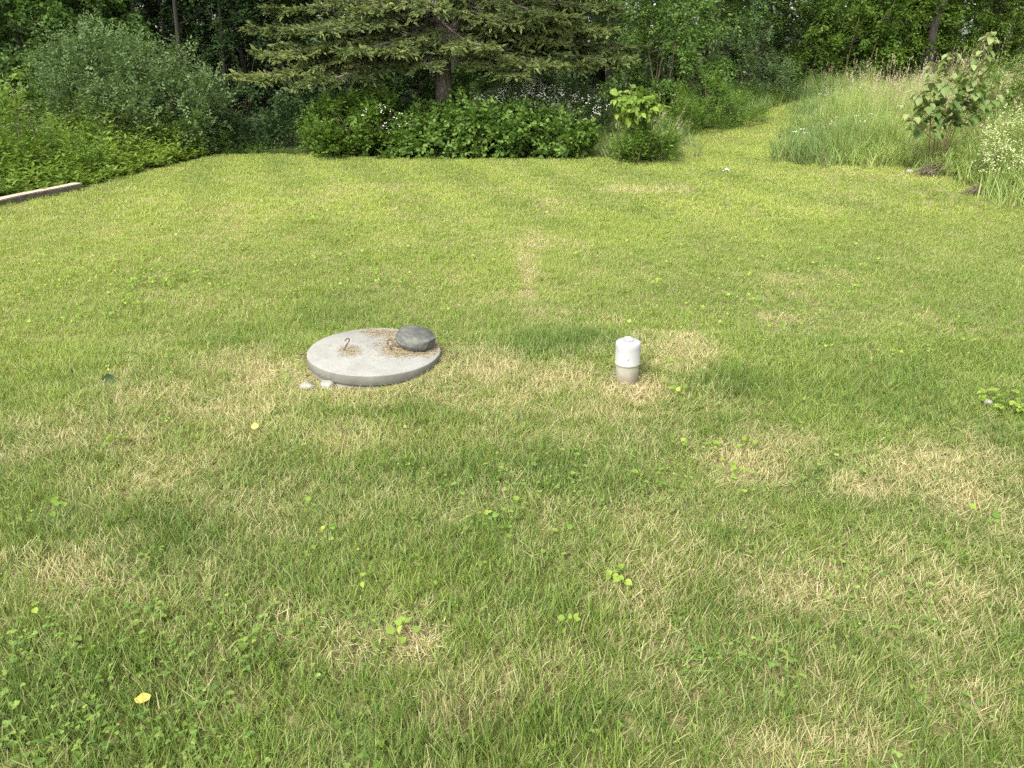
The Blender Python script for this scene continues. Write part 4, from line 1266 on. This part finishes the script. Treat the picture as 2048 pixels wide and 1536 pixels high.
# rough long grass in the far corner and beneath the path shrubs
x, y = jitter_grid(-2, 9, 14.5, 27, .2, rng)
k = ~inside(LAWN, x, y) & ~inside(FIELD, x, y) & frustum_ok(x, y, 1.) & (x > .9 + .0 * y)
x, y = x[k], y[k]; n = len(x)
scatter('rough_grass', 'rough long grass under the bushes beyond the mown path', 'grass', tall_pr, np.stack([x, y, ground_z(x, y)], 1),
        np.stack([rng.normal(0, .2, n), rng.normal(0, .2, n), rng.random(n) * 6.28], 1), np.stack([np.full(n, 1.3), np.full(n, 1.3), rng.uniform(.35, .7, n)], 1), rng.integers(0, len(tall_pr), n), {'dry': np.full(n, .15), 'hue': rng.uniform(.1, .5, n)})

# meadow shrubs
stalk_band('meadow_weeds', 'leafy yellow-green weeds mixed into the front of the tall meadow', [(1600, 327), (1700, 332), (1800, 334), (1940, 372), (2060, 416)], 520, 2.4, .2, .6, 12, .07, .28, M['weed'], rng, (.2, 1))
shrub('bedstraw_bush', 'mound of creamy white tiny flowers at the right edge of the meadow', 'flowers',
      [lobe(2035, 285, 50, 48, 9.6, .4), lobe(2010, 320, 34, 30, 9.4, .3), lobe(2080, 300, 50, 60, 9.6, .4)], 420, 8, .18, .035, .3, M['weed'], 160, nst=3, r0=.005, mix=(.6, .8, .5),
      flowers=([lobe(2035, 282, 50, 48, 9.5, .4), lobe(2008, 318, 34, 28, 9.3, .3), lobe(2080, 300, 50, 60, 9.5, .4)], 1000, .020, M['creampetal']))
shrub('leafy_shrub', 'bright green feathery shrub behind the big-leaved sapling at the right edge', 'shrub',
      [lobe(2010, 160, 60, 34, 12.6, .6), lobe(2060, 190, 60, 60, 12.4, .7), lobe(1975, 185, 40, 26, 12.4, .5), lobe(2040, 225, 50, 40, 12.2, .5)], 900, 9, .28, .075, .32, M['bright'], 161, nst=5, r0=.012, mix=(.8, .5, .4), droop=.4, tint=(.2, .9))


def meadow_sapling():
    """Big drooping heart-shaped leaves on a few upright reddish stems."""
    rng = np.random.default_rng(170)
    Yb = 10.6
    g = P(1880, 285, Yb); b = Vector((g.x, Yb, float(ground_z(g.x, Yb))))
    root = thing('meadow_sapling', b, 'big-leaved sapling with pale drooping top leaves standing in the tall meadow', 'sapling')
    C = []; D = []; NN = []; L = []; W = []; T = []
    tips = [((1985, 62), (1955, 150), (1905, 240)), ((1905, 105), (1893, 180), (1880, 260)), ((1875, 125), (1870, 190), (1860, 260)),
            ((1935, 130), (1945, 200), (1900, 270)), ((1835, 185), (1855, 220), (1870, 270)), ((2000, 185), (1970, 210), (1910, 260)), ((1815, 235), (1840, 255), (1870, 280)), ((1930, 200), (1910, 230), (1890, 280))]
    for q in tips:
        dy = rng.normal(0, .2)
        pts_ = [P(u, v, Yb + dy * (1 - .3 * i)) - b for i, (u, v) in enumerate(q)]
        chain = [Vector((pts_[2].x * .5, pts_[2].y * .4, -.02)), pts_[2], (pts_[2] + pts_[1]) / 2 + Vector((rng.normal(0, .02), 0, 0)), pts_[1], (pts_[1] + pts_[0]) / 2 + Vector((rng.normal(0, .02), 0, 0)), pts_[0]]
        t = Tubes(); t.add(chain, [.0065, .006, .005, .0045, .0035, .002], 6)
        n = int((chain[0] - chain[-1]).length / .085) + 2
        for i in range(n):
            s = .30 + .70 * (i + .4 * rng.random()) / n
            f = s * (len(chain) - 1); j = min(int(f), len(chain) - 2); p_ = chain[j].lerp(chain[j + 1], f - j)
            for kk in range(2 if s < .9 else 3):
                az = i * 1.7 + kk * math.pi + rng.normal(0, .45)
                o2 = Vector((math.cos(az), math.sin(az), 0)); pet = rng.uniform(.05, .12) * (1.15 - .5 * s)
                e = p_ + o2 * pet + Vector((0, 0, pet * rng.uniform(.3, .8)))
                t.add([p_, e], [.003, .002], 4, False)
                sz = rng.uniform(.10, .165) * (1.08 - .42 * max(0, s - .5) * 2 * .9)
                C.append(e[:]); D.append((o2.x, o2.y, rng.uniform(-1.1, -.15))); NN.append((o2.x * .5 + rng.normal(0, .2), o2.y * .5 + rng.normal(0, .2), 1)); L.append(sz); W.append(sz * .72)
                T.append(np.clip(.22 + .85 * max(0, s - .4) / .6 + rng.normal(0, .12), 0, 1))
        obj('stem', t.mesh('stem', M['reddish']), root)
    obj('foliage', leaf_mesh('foliage', np.array(C), np.array(D), np.array(NN), np.array(L), np.array(W), np.array(T), M['bigleaf'], 'hex', .22), root)


M['reddish'] = simple_mat('reddish_stem', (.085, .06, .035), (.15, .11, .06), 9, .7)
meadow_sapling()
# single flowers above the grass
rng = np.random.default_rng(180)
for i, (u, v, Yf) in enumerate(((1640, 188, 17.5), (1650, 190, 17.3), (1740, 228, 12.5), (1712, 232, 12.6), (1725, 243, 12.2), (1590, 264, 12.6), (1604, 258, 12.7), (1613, 266, 12.4), (1800, 212, 12.5))):
    p_ = P(u, v, Yf); gz = float(ground_z(p_.x, Yf))
    root = thing('wild_flower', (p_.x, Yf, gz), 'white wild flower head on a thin stalk above the tall meadow grass', 'flower', 'white flower heads in the meadow')
    h = p_.z - gz
    t = Tubes(); t.add([(.02, 0, 0), (.01, .01, h * .5), (0, 0, h)], [.003, .0025, .002], 4); obj('stalk', t.mesh('stalk', M['stem']), root)
    m_ = 14; a = rng.random(m_) * 6.28; r = .028 * np.sqrt(rng.random(m_))
    c = np.stack([r * np.cos(a), r * np.sin(a), h + rng.normal(0, .006, m_)], 1)
    obj('petals', leaf_mesh('petals', c, np.stack([np.cos(a), np.sin(a), rng.normal(.1, .2, m_)], 1), np.tile([0, -.2, 1.], (m_, 1)), np.full(m_, .024), np.full(m_, .018), rng.random(m_), M['petal']), root)


# ------------------------------------------------------------------ woodland trees
def tree_parts(seed, H, r0, z0, spread, mat, nlow, nhigh, lsize, lean=.03, limbs=7):
    """Trunk and crown meshes: fine leaves low where the photo looks, coarser ones high above the frame."""
    rng = np.random.default_rng(seed)
    t = Tubes(); zs = np.linspace(-.15, H, 12); lx, ly = rng.normal(0, lean, 2)
    ax_ = lambda z: Vector((lx * z + .06 * math.sin(z * .9 + seed), ly * z + .06 * math.cos(z * .7 + seed), z))
    t.add([ax_(z) for z in zs], [max(.02, r0 * (1 - .8 * max(z, 0) / H) + .25 * r0 * math.exp(-3 * max(0, z))) for z in zs], 10)
    lo = []
    for i in range(limbs):
        z = z0 + (H * .85 - z0) * (i / max(1, limbs - 1)) ** 1.1; az = i * 2.4 + rng.normal(0, .4); L = spread * rng.uniform(.6, 1.05) * (1 - .45 * (z / H) ** 2)
        a = ax_(z); e = a + Vector((math.cos(az) * L, math.sin(az) * L, L * rng.uniform(.1, .5))); m = a.lerp(e, .5) + Vector((0, 0, .08 * L))
        t.add([a, m, e], [r0 * .42, r0 * .28, r0 * .08], 6)
        lo.append((*a.lerp(e, .72), L * .5, L * .5, .38 * L + .25))
        if rng.random() < .7:
            f = m + Vector((rng.normal(0, .5), rng.normal(0, .5), rng.uniform(.2, .7))) * L * .5; t.add([m, f], [r0 * .2, r0 * .06], 5)
            lo.append((*f, L * .38, L * .38, .28 * L + .2))
    tr = t.mesh('trunk', M['bark_dark'])
    arr = []
    low = [l for l in lo if l[2] < 5.2]; high = [l for l in lo if l[2] >= 5.2] + [(*ax_(H * .92), spread * .4, spread * .4, H * .12)]
    for (ls, n, k, sl, sz, sh) in ((low, nlow, 8, .42, lsize, (.35, 1.08)), (high, nhigh, 5, .8, lsize * 3.0, (.3, 1.05))):
        if not ls or not n: continue
        p_, d_ = lobe_points(ls, n, rng, sh, .25, clump=.35)
        A = d_ * np.array([1, 1, .35]) + rng.normal(0, .4, d_.shape); A[:, 2] -= .1
        arr.append(sprays(p_ - nrm(A) * sl * .5, A, k, sl, sz, .5 if sz < .2 else .7, rng, .25, .3, (.0, .9)))
    C, D, Nn, L, W, T = [np.concatenate([a[i] for a in arr]) for i in range(6)]
    cr_ = leaf_mesh('crown', C, D, Nn, L, W, T, mat)
    return tr, cr_


def plant_tree(name, parts, loc, rot, s, label, group):
    o = thing(name, loc, label, 'tree', group); o.rotation_euler = (0, 0, rot); o.scale = (s, s, s)
    obj('trunk', parts[0], o); obj('crown', parts[1], o)
    return o


rng = np.random.default_rng(200)
# slim trunks of the shaded woods on the left: bare below, leaves above
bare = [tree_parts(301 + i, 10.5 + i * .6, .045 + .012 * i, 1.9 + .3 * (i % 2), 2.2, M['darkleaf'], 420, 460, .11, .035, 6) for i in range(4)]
spots = [(238, 17.5), (262, 20), (292, 18.4), (318, 22.5), (345, 19.2), (372, 17.2), (398, 24), (420, 20.4), (452, 18.0), (470, 23), (498, 19.4), (520, 26), (548, 21), (575, 18.6), (610, 23.5),
         (210, 23), (160, 20), (100, 22), (30, 19), (640, 27), (700, 20), (770, 24), (335, 27), (440, 28), (280, 25.5), (385, 29), (560, 29), (-60, 17), (-140, 20)]
for i, (u, Yt) in enumerate(spots):
    a_ = (u - 1024) / FPX; p_ = P(u, 200, Yt)
    plant_tree('slim_tree', bare[i % 4], (p_.x, Yt, 0), rng.random() * 6.28, rng.uniform(.85, 1.15), 'slim dark trunk standing in the shaded woods behind the left half of the lawn', 'slim trees of the shaded woods')
# leafier trees on the right
leaf_r = [tree_parts(321 + i, 9.5 + i, .13 + .03 * i, 1.0 + .3 * i, 3.3, M['bright'], 1150, 420, .095, .05, 9) for i in range(3)]
for i, (u, Yt, lab) in enumerate(((1690, 27.5, 'yellow-green tree with layered leaves right behind the end of the mown path'), (1790, 26.0, 'yellow-green leafy tree just left of the leaning dark trunk'),
                                  (1960, 27.0, 'yellow-green leafy tree beyond the big-leaved meadow sapling'), (2080, 24.5, 'yellow-green leafy tree at the right edge of the frame'), (1740, 32, None), (1880, 33, None), (2030, 33, None), (2200, 30, None), (1640, 34, None))):
    p_ = P(u, 150, Yt)
    plant_tree('leafy_tree', leaf_r[i % 3], (p_.x, Yt, 0), rng.random() * 6.28, rng.uniform(.9, 1.1), lab or 'yellow-green tree deeper in the woods beyond the meadow', 'yellow-green trees beyond the meadow')
# the leaning trunk
lt = thing('leaning_tree', (P(1852, 170, 24.0).x, 24.0, 0), 'dark leaning tree trunk behind the tall meadow', 'tree')
t = Tubes(); b0 = lt.location
q = [P(1848, 185, 24.0), P(1853, 150, 24.0), P(1862, 100, 24.0), P(1868, 55, 24.0)]
q = [Vector((q[0].x - b0.x, 0, -.1))] + [a - b0 for a in q[1:]] + [Vector((.45, .1, 5.)), Vector((.7, .1, 8.))]
t.add(q, [.17, .145, .13, .12, .10, .05], 12)
for (i, e) in ((3, (-1.9, -.3, 2.4)), (4, (1.8, .3, 6.2)), (4, (-1.6, .2, 6.6))): t.add([q[i], q[i].lerp(Vector(e), .5) + Vector((0, 0, -.05)), Vector(e)], [.035, .025, .012], 7)
obj('trunk', t.mesh('trunk', M['bark_dark']), lt)
rg = np.random.default_rng(333)
leaf_cloud('crown', M['maple'], [(.6, .1, 6.5, 3, 2.4, 1.8), (-1.4, .2, 6.0, 1.8, 1.8, 1.2), (1.8, .1, 6.0, 1.9, 1.8, 1.2)], 900, 6, .7, .3, .7, rg, parent=lt, shell=(.3, 1.05), clump=.5)
# deeper green trees in the middle and right of centre
mid_t = [tree_parts(341 + i, 10 + i, .12 + .02 * i, 1.2 + .4 * i, 3.0, M['maple'], 1000, 420, .10, .04, 8) for i in range(2)]
blue_t = [tree_parts(351, 9.5, .14, .7, 3.1, M['blueleaf'], 1500, 450, .085, .04, 10)]
for i, (u, Yt, pr, lab) in enumerate(((1600, 26.5, blue_t[0], 'dense blue-green tree filling the gap at the head of the mown path'), (1210, 21.5, mid_t[0], 'green tree behind the right boughs of the spruce'),
                                      (1420, 22.5, mid_t[1], 'green tree rising behind the elder bush'), (1510, 25.5, mid_t[0], 'green tree behind the grey-green bush by the path'), (1060, 21, mid_t[1], None), (900, 20.5, mid_t[0], None), (760, 20, mid_t[1], None),
                                      (1320, 27, mid_t[0], None), (1150, 27, mid_t[1], None), (960, 26, mid_t[0], None), (1450, 30, mid_t[1], None), (1560, 32, mid_t[0], None),
                                      (150, 18.5, mid_t[1], 'green tree above the large grey-green bush at the left'), (-40, 18.2, mid_t[0], 'green tree at the left edge of the frame behind the maple sapling'), (-190, 15.5, mid_t[1], None), (60, 24, mid_t[1], None))):
    p_ = P(u, 150, Yt)
    plant_tree('green_tree', pr, (p_.x, Yt, 0), rng.random() * 6.28, rng.uniform(.9, 1.12), lab or 'green tree in the depth of the woods behind the spruce', 'green trees of the woods')
# undergrowth in the dark gap
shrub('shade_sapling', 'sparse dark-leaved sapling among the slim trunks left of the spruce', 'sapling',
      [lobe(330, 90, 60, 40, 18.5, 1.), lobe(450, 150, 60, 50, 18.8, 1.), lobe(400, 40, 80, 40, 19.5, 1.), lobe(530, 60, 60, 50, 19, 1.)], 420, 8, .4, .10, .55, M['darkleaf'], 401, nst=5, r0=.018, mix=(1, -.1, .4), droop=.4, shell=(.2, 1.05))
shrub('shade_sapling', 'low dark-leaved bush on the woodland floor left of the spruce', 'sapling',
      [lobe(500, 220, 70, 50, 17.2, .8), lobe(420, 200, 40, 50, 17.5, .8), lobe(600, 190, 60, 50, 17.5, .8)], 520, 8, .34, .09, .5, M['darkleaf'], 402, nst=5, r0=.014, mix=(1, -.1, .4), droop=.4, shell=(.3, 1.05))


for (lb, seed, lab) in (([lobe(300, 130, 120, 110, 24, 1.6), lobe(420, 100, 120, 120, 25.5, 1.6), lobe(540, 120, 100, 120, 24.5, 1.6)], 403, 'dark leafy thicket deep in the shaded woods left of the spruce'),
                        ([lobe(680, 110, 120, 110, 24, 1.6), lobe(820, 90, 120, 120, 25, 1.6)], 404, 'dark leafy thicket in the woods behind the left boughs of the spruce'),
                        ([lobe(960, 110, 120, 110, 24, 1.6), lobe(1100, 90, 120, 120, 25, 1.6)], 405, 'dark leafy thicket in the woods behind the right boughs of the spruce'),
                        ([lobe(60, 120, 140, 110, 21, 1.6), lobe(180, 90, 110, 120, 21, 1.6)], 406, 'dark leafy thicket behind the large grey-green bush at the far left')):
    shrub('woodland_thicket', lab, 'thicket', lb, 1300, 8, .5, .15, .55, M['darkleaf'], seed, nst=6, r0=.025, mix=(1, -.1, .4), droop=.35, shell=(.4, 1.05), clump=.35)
for (lb, seed, lab) in (([lobe(1690, 90, 110, 90, 23.5, 1.3), lobe(1640, 150, 60, 50, 23.2, 1.0), lobe(1740, 20, 120, 60, 24, 1.4)], 411, 'yellow-green leafy thicket at the edge of the woods above the mown path'),
                        ([lobe(1800, 100, 80, 80, 25.0, 1.3), lobe(1780, 20, 120, 60, 25.5, 1.4)], 412, 'yellow-green leafy thicket behind the meadow just left of the leaning trunk'),
                        ([lobe(1950, 90, 100, 90, 25.0, 1.3), lobe(2040, 60, 100, 100, 24.5, 1.4), lobe(1930, 20, 110, 60, 25.5, 1.4), lobe(2120, 120, 90, 90, 23, 1.2)], 413, 'yellow-green leafy thicket beyond the meadow right of the leaning trunk')):
    shrub('woodland_thicket', lab, 'thicket', lb, 1500, 9, .5, .12, .5, M['bright'], seed, nst=6, r0=.025, mix=(1, -.05, .4), droop=.35, shell=(.4, 1.05), clump=.35, tint=(0, .9))


# the far wood that reads as one mass
def far_woods():
    rng = np.random.default_rng(500); t = Tubes(); arr = []
    lobes = []
    for i in range(170):
        x = rng.uniform(-40, 40); y = rng.uniform(33, 44) - .006 * x * x * .5; h = rng.uniform(7, 13)
        t.add([(x, y, -.1), (x + rng.normal(0, .2), y, h * .5), (x + rng.normal(0, .4), y, h)], [.17, .13, .04], 6)
        for j in range(7):
            z = rng.uniform(.5, 4.5) if j < 4 else rng.uniform(3, h); lobes.append((x + rng.normal(0, 1.2), y + rng.normal(0, 1), z, rng.uniform(1.4, 2.4), rng.uniform(1.3, 2), rng.uniform(.8, 1.5)))
    p_, d_ = lobe_points(lobes, 26000, rng, (.3, 1.05), .2)
    A = d_ * np.array([1, 1, .3]) + rng.normal(0, .4, d_.shape)
    C, D, Nn, L, W, T = sprays(p_, A, 6, .7, .26, .6, rng, .2, .4, (0, .9))
    o = obj('woods', leaf_mesh('woods', C, D, Nn, L, W, T, M['maple'])); tag(o, 'far mass of woodland foliage closing the view', 'woods', kind='stuff')
    o2 = obj('woods', t.mesh('woods', M['bark_dark'])); tag(o2, 'far tree trunks of the woodland mass', 'woods', kind='stuff')
    return o


far_woods()
# ------------------------------------------------------------------ camera, daylight
cam = bpy.data.cameras.new('camera'); cam.sensor_width = 36; cam.lens = 36 * FPX / 2048; cam.clip_end = 3000; cam.clip_start = .05
co = bpy.data.objects.new('camera', cam); put(co); co.location = (0, 0, CAMH); co.rotation_euler = (math.pi / 2 - PITCH, 0, 0)
scene.camera = co

SUN_EL, SUN_AZ = math.radians(48), math.radians(212)   # azimuth clockwise from +Y
w = bpy.data.worlds.new('World'); scene.world = w; w.use_nodes = True
nt = w.node_tree; nt.nodes.clear()
sky = nt.nodes.new('ShaderNodeTexSky'); sky.sky_type = 'NISHITA'; sky.sun_disc = False
sky.sun_elevation = SUN_EL; sky.sun_rotation = SUN_AZ; sky.dust_density = 3.0; sky.air_density = 1.0
hs = nt.nodes.new('ShaderNodeHueSaturation'); hs.inputs['Saturation'].default_value = .22
bg = nt.nodes.new('ShaderNodeBackground'); bg.inputs['Strength'].default_value = .15
wo = nt.nodes.new('ShaderNodeOutputWorld')
nt.links.new(sky.outputs[0], hs.inputs['Color']); nt.links.new(hs.outputs[0], bg.inputs[0]); nt.links.new(bg.outputs[0], wo.inputs[0])
sl = bpy.data.lights.new('sun', 'SUN'); sl.energy = 1.5; sl.angle = math.radians(22); sl.color = (1, .95, .86)
so = bpy.data.objects.new('sun', sl); put(so)
sd = Vector((math.sin(SUN_AZ) * math.cos(SUN_EL), math.cos(SUN_AZ) * math.cos(SUN_EL), math.sin(SUN_EL)))
so.rotation_euler = sd.to_track_quat('Z', 'Y').to_euler(); so.location = sd * 50

vs = scene.view_settings; vs.view_transform = 'Standard'; vs.look = 'None'; vs.gamma = 1; vs.use_curve_mapping = False; vs.exposure = 1.75
cy = scene.cycles
cy.volume_bounces = 1; cy.max_bounces = 7; cy.diffuse_bounces = 4; cy.glossy_bounces = 2; cy.transmission_bounces = 4; cy.transparent_max_bounces = 4
cy.caustics_reflective = False; cy.caustics_refractive = False
cy.use_denoising = False
